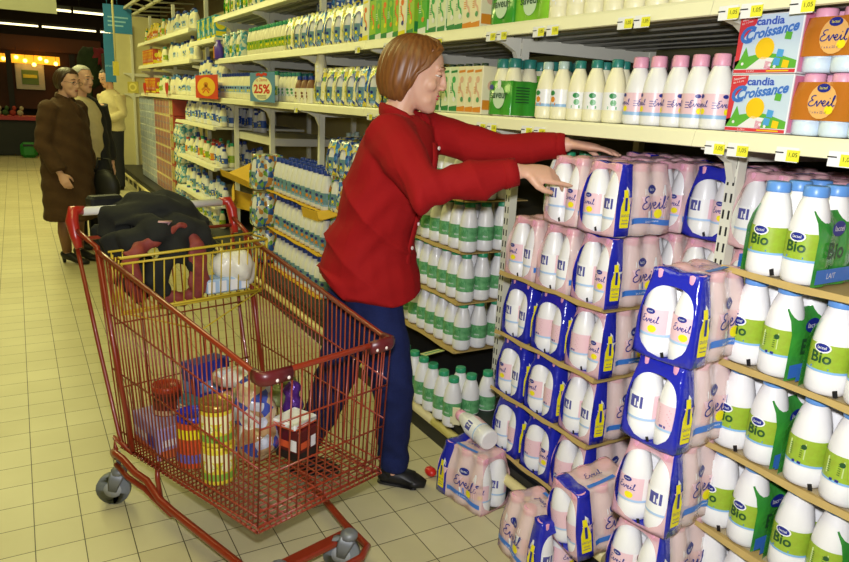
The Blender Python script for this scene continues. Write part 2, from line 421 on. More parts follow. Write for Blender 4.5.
# ------------------------------------------------------------------ Eveil bay : three columns on trays, one stack on the floor in front
rnd = random.Random(3)
X0 = 1.47; ZL = [.185, .407, .629, .851, 1.073]
colname = {'A': 'beside the white post', 'B': 'in the middle column', 'C': 'in the column next to the loose floor stack'}
lvl = ['bottom', 'second', 'third', 'fourth', 'top']
kinds = {('A', 3): ('pink', (1, 0)), ('A', 2): ('blue', (1, 1)), ('A', 1): ('blue', (1, 0)), ('A', 0): ('blue', (2, 1)),
         ('B', 4): ('pink', (0, 1)), ('B', 3): ('pink', (1, 1)), ('B', 2): ('blue', (2, 2)), ('B', 1): ('blue', (2, 0)), ('B', 0): ('blue', (0, 2)),
         ('C', 4): ('strip', (1, 0)), ('C', 3): ('strip', (0, 1)), ('C', 2): ('strip', (0, 2)), ('C', 1): ('strip', (1, 1)), ('C', 0): ('strip', (0, 2))}
YC = {'A': 1.845, 'B': 1.672, 'C': 1.502}
filmword = {'pink': 'pink-wrapped', 'blue': 'blue-ended', 'strip': 'pink-wrapped, blue-striped'}
for (c, k), (kd, lb) in kinds.items():
    pack(kd, lb, (X0+PL/2+rnd.uniform(-.006, .008), YC[c]+rnd.uniform(-.003, .003), ZL[k]), rnd.uniform(-.03, .03),
         f'{filmword[kd]} milk six-pack {colname[c]}, {lvl[k]} layer', GP)
# second row of packs, seen over and beside the front ones
j = 0
for (x, y, k, kd, rz, w) in ((1.865, 1.50, 4, 'pink', 0, 'behind the blue-striped top pack'), (1.865, 1.675, 4, 'pink', 0, 'behind the top pack of the middle column'),
        (1.87, 1.345, 4, 'blue', .05, 'left of the slotted post, back on the top layer'), (1.87, 1.345, 3, 'pink', 0, 'one layer under the blue-ended pack by the slotted post'),
        (1.865, 1.505, 3, 'pink', 0, 'in the shaded gap below the top layer'), (1.86, 1.17, 4, 'pink', 0, 'just right of the slotted post, behind the green-labelled bottles'), (1.86, 1.17, 3, 'pink', 0, 'right of the slotted post, lower of the two behind green labels'),
        (1.86, .99, 4, 'pink', 0, 'behind the blue-capped bottles of the top tray'),
        (2.12, 1.36, 4, 'pink', 0, 'third row back, by the slotted post'), (2.12, 1.54, 4, 'blue', 0, 'third row back, with the dark blue top'), (2.12, 1.71, 4, 'pink', 0, 'third row back, beyond the reaching hand'),
        (2.12, 1.88, 4, 'strip', 0, 'third row back, farthest toward the green bottles'),(2.12, 1.15, 4, 'pink', 0, 'third row back, right of the slotted post')):
    pack(kd, (0, 1), (x, y, ZL[k]), rz, f'{filmword[kd]} milk six-pack {w}', GP)
# the stack on the floor in front, five high
dk = [('strip', (1, 0), .02), ('strip', (1, 0), -.03), ('strip', (1, 0), .03), ('blue', (2, 1), -.02), ('blue', (0, 0), .03)]
dl = ['first from the floor', 'second from the floor', 'third from the floor', 'fourth from the floor', 'topmost']
for k, (kd, lb, rz) in enumerate(dk):
    pack(kd, lb, (1.372+rnd.uniform(-.008, .008), 1.04+rnd.uniform(-.006, .006), .001+k*.2168), rz+.13, f'{filmword[kd]} milk six-pack in the tower on the floor, {dl[k]}', GP)
# packs lying about on the floor and on the rail
pack('strip', (1, 0), (1.372, 1.885, .0), 0, 'pink milk six-pack standing alone on the tiles under the lying bottle', GP, (0, 0, -1.37))
pack('blue', (0, 1), (1.345, 1.47, .0), 0, 'pink and blue milk six-pack on the tiles, nearest the bottom edge', GP, (0, 0, PI/2-.12))
pack('strip', (2, 2), (1.44, 1.325, .165), 0, 'torn milk six-pack leaning out over the cream bumper rail', GP, (0, math.radians(-10), -.1))
lb = link('milk_bottle', EV_BODY, None, (1.395, 1.83, .252), 0, 'single pink-capped milk bottle lying on its side by the rail', 'milk bottle')
link('cap', EV_CAP, lb); link('label', EV_LAB[0], lb)
_d = Vector((.02, .98, .06)).normalized()
lb.rotation_mode = 'QUATERNION'; lb.rotation_quaternion = _d.to_track_quat('Z', 'X')
# a few loose bottles on the empty corner behind the white post
for i, (x, y) in enumerate(((1.62, 1.86), (1.7, 1.90), (1.78, 1.86), (1.82, 1.95))):
    o = link('milk_bottle', GR_BODY, None, (x, y, ZL[4]), 0, f'green-capped milk bottle behind the white post under the hands, {ordw(i)} from the aisle', 'milk bottle', 'loose bottles behind the white post')
    link('cap', GR_CAP, o); link('label', GR_LAB, o)
# cardboard trays
def tray(x0, x1, y0, y1, z, label, mat=kraft, wave=.004, group='cardboard layer trays'):
    b = MB(); n = 10
    vs = []; 
    for i in range(n+1):
        y = y0+(y1-y0)*i/n; dz = wave*math.sin(i*1.7+z*9)
        vs += [(x0, y, z+.014+dz*.3), (x0-.004, y, z+dz), (x0+.01, y, z-.004+dz*.5), (x1, y, z-.004), (x1, y, z), (x0+.008, y, z+.0)]
    fs = [(i*6+q, i*6+(q+1) % 6, (i+1)*6+(q+1) % 6, (i+1)*6+q) for i in range(n) for q in range(6)] + [tuple(range(5, -1, -1)), tuple(range(n*6, n*6+6))]
    b.add(vs, fs); return b.obj('cardboard_tray', mat, None, label=label, cat='cardboard tray', group=group)
for k in range(4): tray(X0-.012, X0+.52, 1.42 if k else 1.42, 1.935, ZL[k]-.002, f'brown cardboard tray under the {lvl[k]} layer of pink and blue milk packs')
# ------------------------------------------------------------------ Bio stack
b = MB()
for sg in (-1, 1):
    pr = lambda s, t, sg=sg, e=0.: (-sg*s, sg*(.0865+e+.003*math.cos(s*PI/.0425)), t)
    n = 16; zs = [.0, .03, .07, .11, .14, .165]
    vs = [pr(-.115+.238*i/n if sg < 0 else -.123+.238*i/n, z, sg) if False else (lambda s: pr(s, z, sg))((-.118+.236*i/n)) for z in zs for i in range(n+1)]
    vs = [(v[0], v[1]-sg*(.022 if v[2] > .15 else .008 if v[2] > .13 else 0), v[2]) for v in vs]
    b.add(vs, [(j*(n+1)+i, j*(n+1)+i+1, (j+1)*(n+1)+i+1, (j+1)*(n+1)+i) for j in range(len(zs)-1) for i in range(n)], 0, True)
    f = lambda s, t, sg=sg: (-sg*s, sg*(.0905+.002), t); g = lambda s, t, sg=sg: (-sg*s, sg*(.0905+.0035), t)
    b.poly([(-.118, .008), (.118, .008), (.118, .04), (-.118, .04)], f, 1)
    for cx_ in (-.06, .055):
        b.disc((cx_, .13), .026, f, 2, 16, .017); b.text('lactel', .017, lambda s, t: g(s+cx_, t+.13), 3, 0, 1.1)
        b.text('Bio', .05, lambda s, t: g(s+cx_, t+.08), 4, 0, 1, .025); b.text('LAIT', .018, lambda s, t: g(s+cx_, t+.024), 3)
b.add([(-.118, -.087, .001), (.118, -.087, .001), (.118, .087, .001), (-.118, .087, .001)], [(0, 1, 2, 3)], 5)
b.poly([(.012, .012), (.022, .008), (.026, .022), (.016, .027)], lambda s, t: (-.131, s-.02, t), 6)
BI_FILM = b.mesh('film_sleeve', [greenfilm, blueink, navy, white, M('ink_darkgreen', '#24502a'), clearfilm, black])
def make_bio(f):
    t = thing('milk_six_pack', 'proto', 'milk pack'); link('film_sleeve', BI_FILM, t)
    for i, x in enumerate((-.0865, 0, .0865)):
        for j, y in enumerate((-.0432, .0432)):
            o = link('bottle', BI_BODY, t, (x, y, .0015)); link('cap', BI_CAP, o); link('label', BI_LAB[f[j] if i == 0 else 0], o)
    return t
BIOP = {f: make_bio(f) for f in ((0, 0), (1, 0), (0, 1), (1, 1))}
XB = 1.445
for k in (4, 3, 2, 1, 0):
    for j in range(4 if k < 4 else 1):
        y = .925-j*.190-(.0 if j == 0 else .006)-(.008 if k==4 else 0)
        f = [(1, 0), (1, 1), (0, 0), (1, 0)][(j*3+k) % 4] if not (j == 0 and k < 3) else (0, 0)
        if k == 4: f = (0, 0)
        put(BIOP[f], (XB+.13+rnd.uniform(-.004, .006), y, ZL[k]+.004), rnd.uniform(-.035, .035),
            f'blue-capped milk six-pack with lime labels, {ordw(j)} from the slotted post, {lvl[k]} layer', 'six-packs of blue-capped milk with lime labels')
    tray(XB-.012, XB+.42, .06, 1.03, ZL[k]-.001, f'brown cardboard tray under the {lvl[k]} layer of blue-capped milk')
# second row tops behind the top Bio pack
for j, (x, y) in enumerate(((1.86, .80), (1.86, .6), (1.86, .4), (2.14, .9), (2.14, .7))):
    pack('pink', (0, 1), (x, y, ZL[4]), 0, f'pink-wrapped milk six-pack far back in shade above the blue-capped milk, {ordw(j)} from the post', GP)
# ------------------------------------------------------------------ green-label milk
ggroup = 'green-capped milk bottles with green labels'
XG = 1.6
for k, z in enumerate((.128, .372, .594, .816, 1.04)):
    fr = 10 if k < 4 else 5; dp = 3
    xs = XG if k else 1.435
    n = 0
    for i in range(fr):
        for d in range(dp if i == 0 else 1 if i > 1 else 2):
            
            y = (2.42 if k else 2.21)+i*.083+rnd.uniform(-.003, .003); x = xs+.04+d*.086
            if k == 0 and d == 0 and i < 4: z_ = z
            o = link('milk_bottle', GR_BODY, None, (x, y, z+.004), rnd.uniform(-.4, .4),
                     f'green-capped milk bottle, {["bottom","second","third","fourth","top"][k]} tier, {ordw(i)} along from the post, {["front row","second row","third row"][d]}', 'milk bottle', ggroup)
            link('cap', GR_CAP, o); link('label', GR_LAB, o)
    if k: tray(XG-.02, XG+.32, 2.385, 3.4, z-.001, f'brown cardboard tray under tier {["one","two","three","four","five"][k]} of green-capped milk')
# yellow strips lying over the lowest green caps
b = MB()
T = Matrix.Translation((1.50, 2.43, .372)) @ Matrix.Rotation(.5, 4, 'Z') @ Matrix.Rotation(.15, 4, 'Y')
b.box((0, 0, 0), (.16, .032, .003), 0, T); b.box((0, 0, .002), (.15, .006, .001), 1, T)
b.obj('price_strip', [M('strip_yellowgreen', '#d5dd8a', .4), greencap], None, label='pale yellow plastic price strip lying on green caps', cat='price strip')
b = MB(); T = Matrix.Translation((1.40, 2.065, .245)) @ Matrix.Rotation(.9, 4, 'Z') @ Matrix.Rotation(1.25, 4, 'Y')
b.box((0, 0, 0), (.09, .03, .003), 0, T); b.box((.03, .005, .01), (.03, .04, .002), 0, T)
b.obj('paper_scrap', M('paper_cream', '#e9e4b8', .7), None, label='crumpled cream paper scrap stuck at the end of the rail', cat='paper')
b = MB(); b.ell((0, 0, .02), (.022, .03, .018), 0, n=12, k=6); b.box((0, .02, .015), (.01, .03, .006), 1)
b.obj('plastic_stopper', [M('stopper_red', '#c8241f', .35), white], None, loc=(1.305, 2.08, 0), label='small red plastic piece on the tiles beside the lone pack', cat='plastic piece')
# ------------------------------------------------------------------ the rack, bay by bay
PY = [.23, 1.28, 2.31, 3.38, 4.43, 5.48, 6.53, 7.6, 9.3, 11.0, 12.9]
bayname = ['nearest bay, with blue-capped milk', 'bay of pink and blue milk packs', 'bay behind the woman with green-capped milk', 'bay behind the red shirt',
           'bay with the tall blue-capped stack', 'half-empty bay with open cardboard', 'bay under the round red sign', 'bay with low tiers of bottles', 'bay with shrink-wrapped carton towers', 'farthest bay at the cream end wall']
ticket_px_L = [484, 495, 530, 543, 719, 742, 792, 846, 298, 372, 381]
ticket_px_U = [494, 505, 542, 556, 629, 646, 733, 756, 807, 360, 389, 431, 441]
XL = 1.585; ZLsh = 1.392; ZU = 1.725; ZT = 2.075
tixL = [yat(p, XL, 1.37) for p in ticket_px_L]; tixU = [yat(p, XL, 1.70) for p in ticket_px_U]
def shelfboard(b, x0, x1, y0, y1, z, lip=.042, m0=0, m1=1):
    b.box(((x0+x1)/2+.01, (y0+y1)/2, z-.012), (x1-x0-.02, y1-y0-.004, .02), m0)
    # folded price rail
    pr = [(x0, z+.002), (x0-.004, z-.006), (x0-.012, z-lip), (x0-.002, z-lip-.002), (x0+.02, z-.03), (x0+.02, z+.002)]
    vs = [(p[0], y, p[1]) for y in (y0+.001, y1-.001) for p in pr]; n = len(pr)
    b.add(vs, [(i, (i+1) % n, n+(i+1) % n, n+i) for i in range(n)]+[tuple(range(n-1, -1, -1)), tuple(range(n, 2*n))], m1)
for i in range(10):
    y0, y1 = PY[i], PY[i+1]
    t = thing('shelving_bay', f'cream steel shelving, {bayname[i]}', 'shelving', (XL, y0, 0), 0, 'bays of the steel supermarket rack')
    def loc(o): o.location = (-XL, -y0, 0); return o
    for nm, x in (('upright_post', 1.755), ('rear_post', 2.46)):
        b = MB(); top = 2.45
        if nm == 'upright_post' and i in (0,): top = 2.45
        b.box((x+.0, y1-.019, top/2), (.036, .034, top), 0)
        if nm == 'upright_post' and i < 3:
            for q in range(46):
                zz = .2+q*.048
                for s_ in (-.009, .009): b.box((x-.0183, y1-.019+s_, zz), (.001, .006, .026), 1)
        loc(b.obj(nm, [rackpaint, black], t))
    # brackets: deep arms with a curved gusset in front of the post
    for z, zt in ((ZLsh, 'L'), (ZU, 'U'))+(((ZT, 'T'),) if i in (4, 5) else ()):
        b = MB()
        P = [(XL+.02, z-.03), (XL+.02, z-.05), (1.66, z-.06), (1.71, z-.085), (1.735, z-.14), (1.735, z-.03)]
        vs = [(p[0], y1+e, p[1]) for e in (-.031, -.007) for p in P]; n = len(P)
        b.add(vs, [tuple(range(n-1, -1, -1)), tuple(range(n, 2*n))]+[(q, (q+1) % n, n+(q+1) % n, n+q) for q in range(n)])
        b.box((2.1, y1-.019, z-.055), (.7, .024, .05), 0)
        loc(b.obj('shelf_bracket', rackpaint, t))
    # upper shelves
    for z, tx, nm in ((ZLsh, tixL, 'lower'), (ZU, tixU, 'upper'))+(((ZT, [], 'top'),) if i in (4, 5) else ()):
        if i == 9: continue
        if i >= 6 and z == ZU:
            zz = 1.915 if i == 6 else (1.76)
            z = zz
        b = MB(); shelfboard(b, XL, 2.44, y0, y1, z); 
        for q in range(6): b.box((1.72+q*.12, (y0+y1)/2, z-.028), (.05, y1-y0-.02, .012), 2)
        so = loc(b.obj('shelf', [rackpaint, lipcream, M('shelf_rib', '#8f8d84', .4, metal=.3)], t))
        for q, yy in enumerate(tx):
            if y0 <= yy < y1:
                b = MB(); w = .056; zc = z-.042
                b.box((XL-.014, yy, zc), (.002, w, .034), 0); b.box((XL-.0155, yy+.5*w-.016 if False else yy-.016, zc-.002), (.001, .032, .026), 1)
                b.text('1,05', .014, lambda s, tt: (XL-.0165, yy-s-.016, zc+tt), 2); b.ribbon([(-.0, 0), (.022, 0)], .003, lambda s, tt: (XL-.0158, yy+.03-s, zc+.004+tt), 2)
                o = link('price_label', b.mesh('price_label', [whitelab, M('ticket_yellow', '#e8e43a', .5), black]), so)
    if 6 <= i < 9:      # extra shelves of the far bays
        b = MB(); shelfboard(b, XL, 2.44, y0, y1, 2.06 if i > 6 else 1.53); loc(b.obj('shelf', [rackpaint, lipcream], t))
        if i in (6, 7):
            for z in (1.13, .755, .395):
                b = MB(); shelfboard(b, XL-.02, 2.44, y0 if i > 6 else y0+.05, min(y1, 8.33), z, .03); loc(b.obj('shelf', [rackpaint, lipcream], t))
    elif i == 5:
        for z in (1.1, .735):
            b = MB(); b.box((2.1, (y0+y1)/2, z-.03), (.65, y1-y0-.05, .06)); loc(b.obj('shelf', [rackpaint], t))
    # foot of the rack : black kick plate, cream bumper rail, dark deck
    b = MB(); b.box((1.475, (y0+y1)/2, .075), (.02, y1-y0, .15)); b.box((1.95, (y0+y1)/2, .015), (.93, y1-y0, .03)); loc(b.obj('kick_plate', dark, t))
    b = MB(); b.tube([(1.452, y0, .105), (1.452, y1, .105)], (.02), 8)
    if i > 6:
        for q in range(4): b.box((1.452, y0+(y1-y0)*(q+.5)/4, .05), (.02, .03, .1), 0)
    loc(b.obj('bumper_rail', M('bumper_cream', '#dccf93', .4), t))
    b = MB(); b.box((1.96, (y0+y1)/2, .165), (.96, y1-y0, .024)); loc(b.obj('base_deck', M('deck_dark', '#2a2a2c', .5), t))
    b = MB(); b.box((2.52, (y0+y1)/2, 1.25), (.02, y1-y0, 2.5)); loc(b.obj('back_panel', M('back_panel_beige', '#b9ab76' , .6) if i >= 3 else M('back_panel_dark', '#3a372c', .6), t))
    if i == 9:
        b = MB(); b.box((2.0, 12.93, 1.3), (1.1, .05, 2.6)); loc(b.obj('end_panel', M('end_panel_cream', '#d8cf9c', .6), t))
    if i in (7, 8):
        b = MB()
        for (xa, za) in ((1.3, 2.42), (1.5, 2.42)): b.box((xa, (y0+y1)/2, za), (.03, y1-y0, .03))
        for q in range(3): b.tube([(1.3, y0+(y1-y0)*q/3, 2.42), (1.5, y0+(y1-y0)*(q+.5)/3, 2.42), (1.95, y0+(y1-y0)*(q+.5)/3, 2.45)], .01, 5)
        loc(b.obj('canopy_frame', M('frame_grey', '#a8a68c', .5), t))
# ------------------------------------------------------------------ goods on the upper shelves
def bkind(name, H, R, capm, bodym, lab, lz=(.22, .52), capfrac=.12, rn=None, n=14, word=False):
    b = MB(); b.lathe(bprof(H, R, rn, capfrac), n=n); body = b.mesh('bottle', bodym)
    cap = capmesh(H, (rn or R*.47)*1.12, capm, capfrac, 12)
    lb = MB(); lb.lathe([(R+.0007, H*lz[0]), (R+.0007, H*(lz[0]+.05)), (R+.0007, H*lz[1])], n=n, caps=False, mf=lambda j, i: 1 if j == 0 else 0)
    f = flipfn(R+.0015, H*(lz[0]+lz[1])/2, PI+.35)
    if word:
        for dx in (-.045, .025):
            lb.disc((dx, .026), .0085, f, 2, 12, .0055); eveil(lb, .017, flipfn(R+.0024, H*(lz[0]+lz[1])/2, PI+.35), 2, (dx, .006)); lb.disc((dx+.008, -.014), .0085, f, 3, 12)
            for q in range(3): lb.poly([(dx+.036, -.006+q*.007), (dx+.055, -.006+q*.007), (dx+.055, -.004+q*.007), (dx+.036, -.004+q*.007)], f, 2)
    else: lb.disc((0, R*.45), R*.33, f, 2, 10, R*.24); lb.poly([(-R*.4, -R*.7), (R*.45, -R*.7), (R*.45, -R*.45), (-R*.4, -R*.45)], f, 3); lb.disc((R*.1, -R*.15), R*.28, f, 3, 10)
    # one-mesh version for the far ones
    fb = MB(); fb.v, fb.f, fb.m, fb.sm = list(map(tuple, [v.co for v in body.vertices])), [list(p.vertices) for p in body.polygons], [0]*len(body.polygons), [True]*len(body.polygons)
    for me, k in ((cap, 1), (lb.mesh('x', lab), 2)):
        off = len(fb.v); fb.v += [tuple(v.co) for v in me.vertices]
        for p in me.polygons: fb.f.append([i+off for i in p.vertices]); fb.m.append(k if k == 1 else 2+p.material_index); fb.sm.append(True)
    return dict(name=name, body=body, cap=cap, label=lb.mesh('label', lab), one=fb.mesh('bottle', [bodym, capm]+lab), R=R, H=H)
lb_sky = M('label_sky', '#8fb6dc', .4); lb_royal = M('label_royal', '#2b57b5', .4); lb_org = M('label_orange', '#e08d2c', .4); lb_red = M('label_red', '#c9443a', .4); lb_brown = M('label_brown', '#7c4a2a', .5)
K = {
 'pink': bkind('pink', .200, .039, pinkcap, white, [pinklab, lb_sky, navy, yel], lz=(.14, .47), capfrac=.15, rn=.0205, word=True),
 'green': bkind('green', .196, .036, tealcap, cream, [whitelab, whitelab, greenlab2, greenlab], lz=(.2, .48)),
 'clear': bkind('clear', .196, .036, M('cap_frosted', '#b9cfc6', .3), cream, [whitelab, lb_sky, greenlab2, lb_org]),
 'plain': bkind('plain', .2, .036, bluecap, cream, [cream, cream, whitelab, whitelab]),
 'lime': bkind('lime', .21, .034, greencap, cream, [limelab, limelab, greenlab2, yel], lz=(.2, .5)),
 'sky': bkind('sky', .21, .036, navycap, cream, [lb_sky, whitelab, navy, yel], lz=(.2, .5)),
 'royal': bkind('royal', .215, .036, navycap, white, [lb_royal, whitelab, white, yel], lz=(.15, .5)),
 'orange': bkind('orange', .2, .036, M('cap_red', '#b93a2a', .4), cream, [lb_org, lb_red, white, yel], lz=(.15, .5)),
 'brown': bkind('brown', .17, .034, navycap, M('bottle_cocoa', '#8a5f3d', .4), [cream, cream, lb_brown, lb_brown], lz=(.0, .55)),
 'vlime': bkind('vlime', .21, .034, bluecap, white, [M('label_meadow', '#a9c56a', .4, .4, 50, col2='#6aa6d8'), lb_sky, navy, yel], lz=(.1, .5)),
 'big': bkind('big', .25, .044, navycap, white, [M('label_meadow'), lb_sky, navy, lb_org], lz=(.12, .45)),
 'yellow': bkind('yellow', .19, .04, yellowcap, M('bottle_yellow', '#e6c83c', .4), [lb_org, yel, lb_red, white], lz=(.15, .55)),
}
kindword = {'pink': 'pink-capped milk bottle', 'green': 'teal-capped milk bottle', 'clear': 'frosted-capped milk bottle', 'plain': 'pale milk bottle', 'lime': 'lime-labelled milk bottle', 'sky': 'sky-labelled milk bottle',
            'royal': 'royal-labelled milk bottle', 'orange': 'orange-labelled bottle', 'brown': 'cocoa-brown milk bottle', 'vlime': 'meadow-labelled milk bottle', 'yellow': 'yellow drink bottle', 'big': 'tall blue-capped milk bottle'}
def bottle(k, loc, label, group, parts=True, rz=None):
    q = K[k]; rz = rnd.uniform(-.5, .5) if rz is None else rz
    if not parts: return link('milk_bottle', q['one'], None, loc, rz, label, 'milk bottle', group)
    o = link('milk_bottle', q['body'], None, loc, rz, label, 'milk bottle', group)
    link('cap', q['cap'], o); link('label', q['label'], o); return o
FARB = {}
def farbottle(k, loc):
    q = K[k]; me = q['one']
    d = FARB.setdefault('x', (MB(), []))
    b, mats = d
    idx = []
    for m_ in me.materials:
        if m_ not in mats: mats.append(m_)
        idx.append(mats.index(m_))
    o = len(b.v); rz = rnd.uniform(-.5, .5); c_, s_ = math.cos(rz), math.sin(rz)
    sz = rnd.choice((.8, .92, 1., 1., 1.08, 1.15)); jx = rnd.uniform(0, .03); se = .9+.12*rnd.random()
    for v in me.vertices: b.v.append(((v.co.x*c_-v.co.y*s_)*se+loc[0]+jx, (v.co.x*s_+v.co.y*c_)*se+loc[1], v.co.z*sz+loc[2]))
    for p in me.polygons: b.f.append([i+o for i in p.vertices]); b.m.append(idx[p.material_index]); b.sm.append(True)
def row(k, ys, x, z, where, depth=1, parts=True, gap=None):
    R = K[k]['R'] if k in K else 0
    ys = sorted(ys, reverse=True)
    for i, y in enumerate(ys):
        for d in range(depth):
            w = f'{kindword[k]} {where}, {ordw(i)} from left' + ('' if depth == 1 else f', {["front","second","third","fourth"][d]} row')
            bottle(k, (x+R+d*(2*R+.006)+rnd.uniform(-.003, .003), y, z), w, f'{kindword[k]}s {where}', parts)
def span(p0, p1, x, z, step):
    a, b_ = yat(p1, x, z), yat(p0, x, z); n = max(1, int((b_-a)/step)); return [a+(b_-a)*(i+.5)/n for i in range(n)]
XS = 1.63
cols = {'flower': ['#f3edbe', '#e9d84a', '#f3edbe', '#e8e14c', '#2a4ea8', '#fbf7d8', '#6fae3c'], 'bluepack': ['#2a4fa0', '#3f7cc4', '#e9e6c0', '#e4cf40', '#2a4fa0', '#6fb2dc'],
        'tealpack': ['#8cc4cf', '#e9edd0', '#4fa9b9', '#e9edd0'], 'greenpack': ['#3fa33a', '#6cc23c', '#2f8f38', '#9ad34a'], 'meadow': ['#e8ead0', '#4f86c4', '#79b04a', '#e8ead0', '#c98b3a', '#2d57a8']}
def carton(name, w, d, h, mats, capm=None, band=True, gable=False):
    b = MB(); b.box((0, 0, h/2), (d, w, h), 0, bev=.0025)
    f = lambda s, t: (-d/2-.0008, -s, t)
    b.poly([(-w/2+.003, h*.04), (w/2-.003, h*.04), (w/2-.003, h*.16), (-w/2+.003, h*.13)], f, 1)
    b.disc((0, h*.72), w*.2, f, 2, 12); b.ribbon([(-w*.2, h*.66), (-w*.1, h*.5), (w*.12, h*.44), (w*.2, h*.34), (0, h*.27)], w*.16, f, 2); b.disc((w*.1, h*.3), w*.16, lambda s, t: (-d/2-.0016, -s, t), 3, 12); b.poly([(-w*.36, h*.86), (w*.36, h*.88), (w*.36, h*.93), (-w*.36, h*.91)], f, 1)
    for q in range(4): b.ribbon([(-w*.4, h*(.56-.04*q)), (-w*.12, h*(.56-.04*q))], .003, f, 1)
    g = lambda s, t: (s, -w/2-.0008, t)
    b.poly([(-d/2+.004, h*.1), (d/2-.004, h*.1), (d/2-.004, h*.3), (-d/2+.004, h*.3)], g, 1); b.disc((0, h*.6), w*.3, g, 2)
    me = b.mesh(name, mats)
    c = MB()
    if capm: c.lathe([(.014, h), (.015, h+.002), (.0145, h+.012)], (-d/2+.03, 0, 0), 12); c = c.mesh('cap', capm)
    return me, (c if capm else None)
CT = {
 'greenwhite': carton('drink_carton', .068, .09, .19, [M('carton_pale', '#dfe8c4', .4), greenlab2, M('carton_green', '#3fae5a', .4), whitelab], M('cap_darkgreen', '#20382a', .4)),
 'cream': carton('drink_carton', .068, .09, .19, [M('carton_cream', '#efe6c2', .4), lb_org, M('carton_rose', '#e4b79c', .4), greenlab], M('cap_darkgreen')),
 'juice': carton('drink_carton', .075, .075, .23, [M('carton_lime', '#9ccb3a', .35), greenlab2, M('orange_fruit', '#ee7a2b', .35), yel]),
 'juicegreen': carton('drink_carton', .075, .075, .23, [M('carton_strong_green', '#55b53a', .35), whitelab, M('carton_lime'), lb_org]),
 'yellowwhite': carton('drink_carton', .07, .09, .22, [M('carton_white', '#f2f0d0', .4), yel, M('orange_fruit'), navy]),
 'redorange': carton('drink_carton', .10, .1, .2, [M('carton_redor', '#cf5b33', .4), yel, yel, white]),
 'teal': carton('drink_carton', .16, .1, .2, [M('carton_teal', '#3f9db0', .4), yel, yel, whitelab]),
}
cword = {'greenwhite': 'white-green milk carton', 'cream': 'cream-orange milk carton', 'juice': 'lime-orange juice carton', 'juicegreen': 'bright green juice carton', 'yellowwhite': 'white-yellow drink carton', 'redorange': 'red-orange carton', 'teal': 'teal carton with yellow print'}
def crow(k, ys, x, z, where, step=None):
    me, cp = CT[k]
    for i, y in enumerate(sorted(ys, reverse=True)):
        o = link('drink_carton', me, None, (x+.045, y, z), rnd.uniform(-.05, .05), f'{cword[k]} {where}, {ordw(i)} from left', 'drink carton', f'{cword[k]}s {where}')
        if cp: link('cap', cp, o)
SL2 = {}
def filmpack(sk, bk, loc, rz, label, group, parts=True, ends_open=True):
    if sk not in SL2:
        m = MP('film_print_'+sk, cols[sk], 38, .25, coat=.4, bump=.2)
        s = sleeve(1, False, False, win=(.052, .07) if sk in ('flower', 'bluepack') else (.0735, .1)); SL2[sk] = s.mesh('film_sleeve', [m, m, m, yel, navy, blueink, whitelab, black])
    t = thing('milk_six_pack', label, 'milk pack', loc, rz, group)
    link('film_sleeve', SL2[sk], t)
    q = K[bk]
    for x in (-.078, 0, .078):
        for y in (-.0405, .0405):
            o = link('bottle', q['body'] if parts else q['one'], t, (x, y, 0))
            if parts: link('cap', q['cap'], o); link('label', q['label'], o)
    return t
# --- lower of the two upper shelves, from the right
def smallpack(name, H, R, nx, ny, sleevem, capm, basem, face=None, h0=.25, h1=.86):
    """short bottles standing in a straight printed sleeve"""
    t = thing(name, 'proto', 'milk pack'); w = 2*R*ny; d = 2*R*nx
    b = MB(); n = 14
    def rr(z, e=0):
        P = []
        hw, hd = w/2+.002+e, d/2+.002+e
        for i in range(ny*6+1):
            s = -hw+2*hw*i/(ny*6); P.append((-hd+.006*(1-abs(math.sin(PI*(i/6)))), -s))
        for i in range(1, nx*6):
            s = -hd+2*hd*i/(nx*6); P.append((s, -hw+.006*(1-abs(math.sin(PI*i/6)))))
        Q = P+[(-p[0], -p[1]) for p in P]
        return [(p[0], p[1], z) for p in Q]
    zs = [H*h0, H*(h0+.1), H*.6, H*h1]; rows_ = [rr(zs[0]), rr(zs[1]), rr(zs[2]), rr(zs[3], -R*.25)]
    m_ = len(rows_[0])
    b.add([p for r in rows_ for p in r], [(j*m_+i, j*m_+(i+1) % m_, (j+1)*m_+(i+1) % m_, (j+1)*m_+i) for j in range(3) for i in range(m_)], 0, True)
    if face: face(b, w, d, H)
    link('film_sleeve', b.mesh('film_sleeve', sleevem), t)
    bb = MB(); bb.lathe(bprof(H, R, R*.6, .15, .5), n=14); bo = bb.mesh('bottle', basem); cp = capmesh(H, R*.72, capm, .15)
    for i in range(nx):
        for j_ in range(ny):
            o = link('bottle', bo, t, (-d/2+R+2*R*i, -w/2+R+2*R*j_, 0)); link('cap', cp, o)
    return t
def face_orange(b, w, d, H):
    f = lambda s, t: (-d/2-.0035, -s, t); f2 = lambda s, t: (-d/2-.005, -s, t)
    for c in (-.055,):
        b.disc((c, H*.55), .034, f, 1, 18, .04); b.disc((c, H*.76), .016, f2, 2, 14, .01); b.text('lactel', .009, lambda s, t: (-d/2-.006, -s-c, t+H*.76), 3)
        eveil(b, .024, f2, 2, (c, H*.56), .0026); b.disc((c+.02, H*.42), .01, f2, 3)
    b.text('1 x 6 x 25 cl', .008, lambda s, t: f2(s-.06, t+H*.38), 2)
    g = lambda s, t: (s, -w/2-.0035, t); b.disc((0, H*.55), .02, g, 1, 14, .03); b.disc((.02, H*.4), .014, g, 3)
orangefilm = M('film_orange', '#d98a22', .25, .25, 14, coat=.4, col2='#c9742a', alpha=.97)
OP = smallpack('small_bottle_pack', .145, .0345, 2, 4, [orangefilm, M('glow_peach', '#e9b46a', .3), navy, yel], pinkcap, M('bottle_bluewhite', '#d3e2ef', .35), face_orange)
yo = yat(791, XS, 1.45)
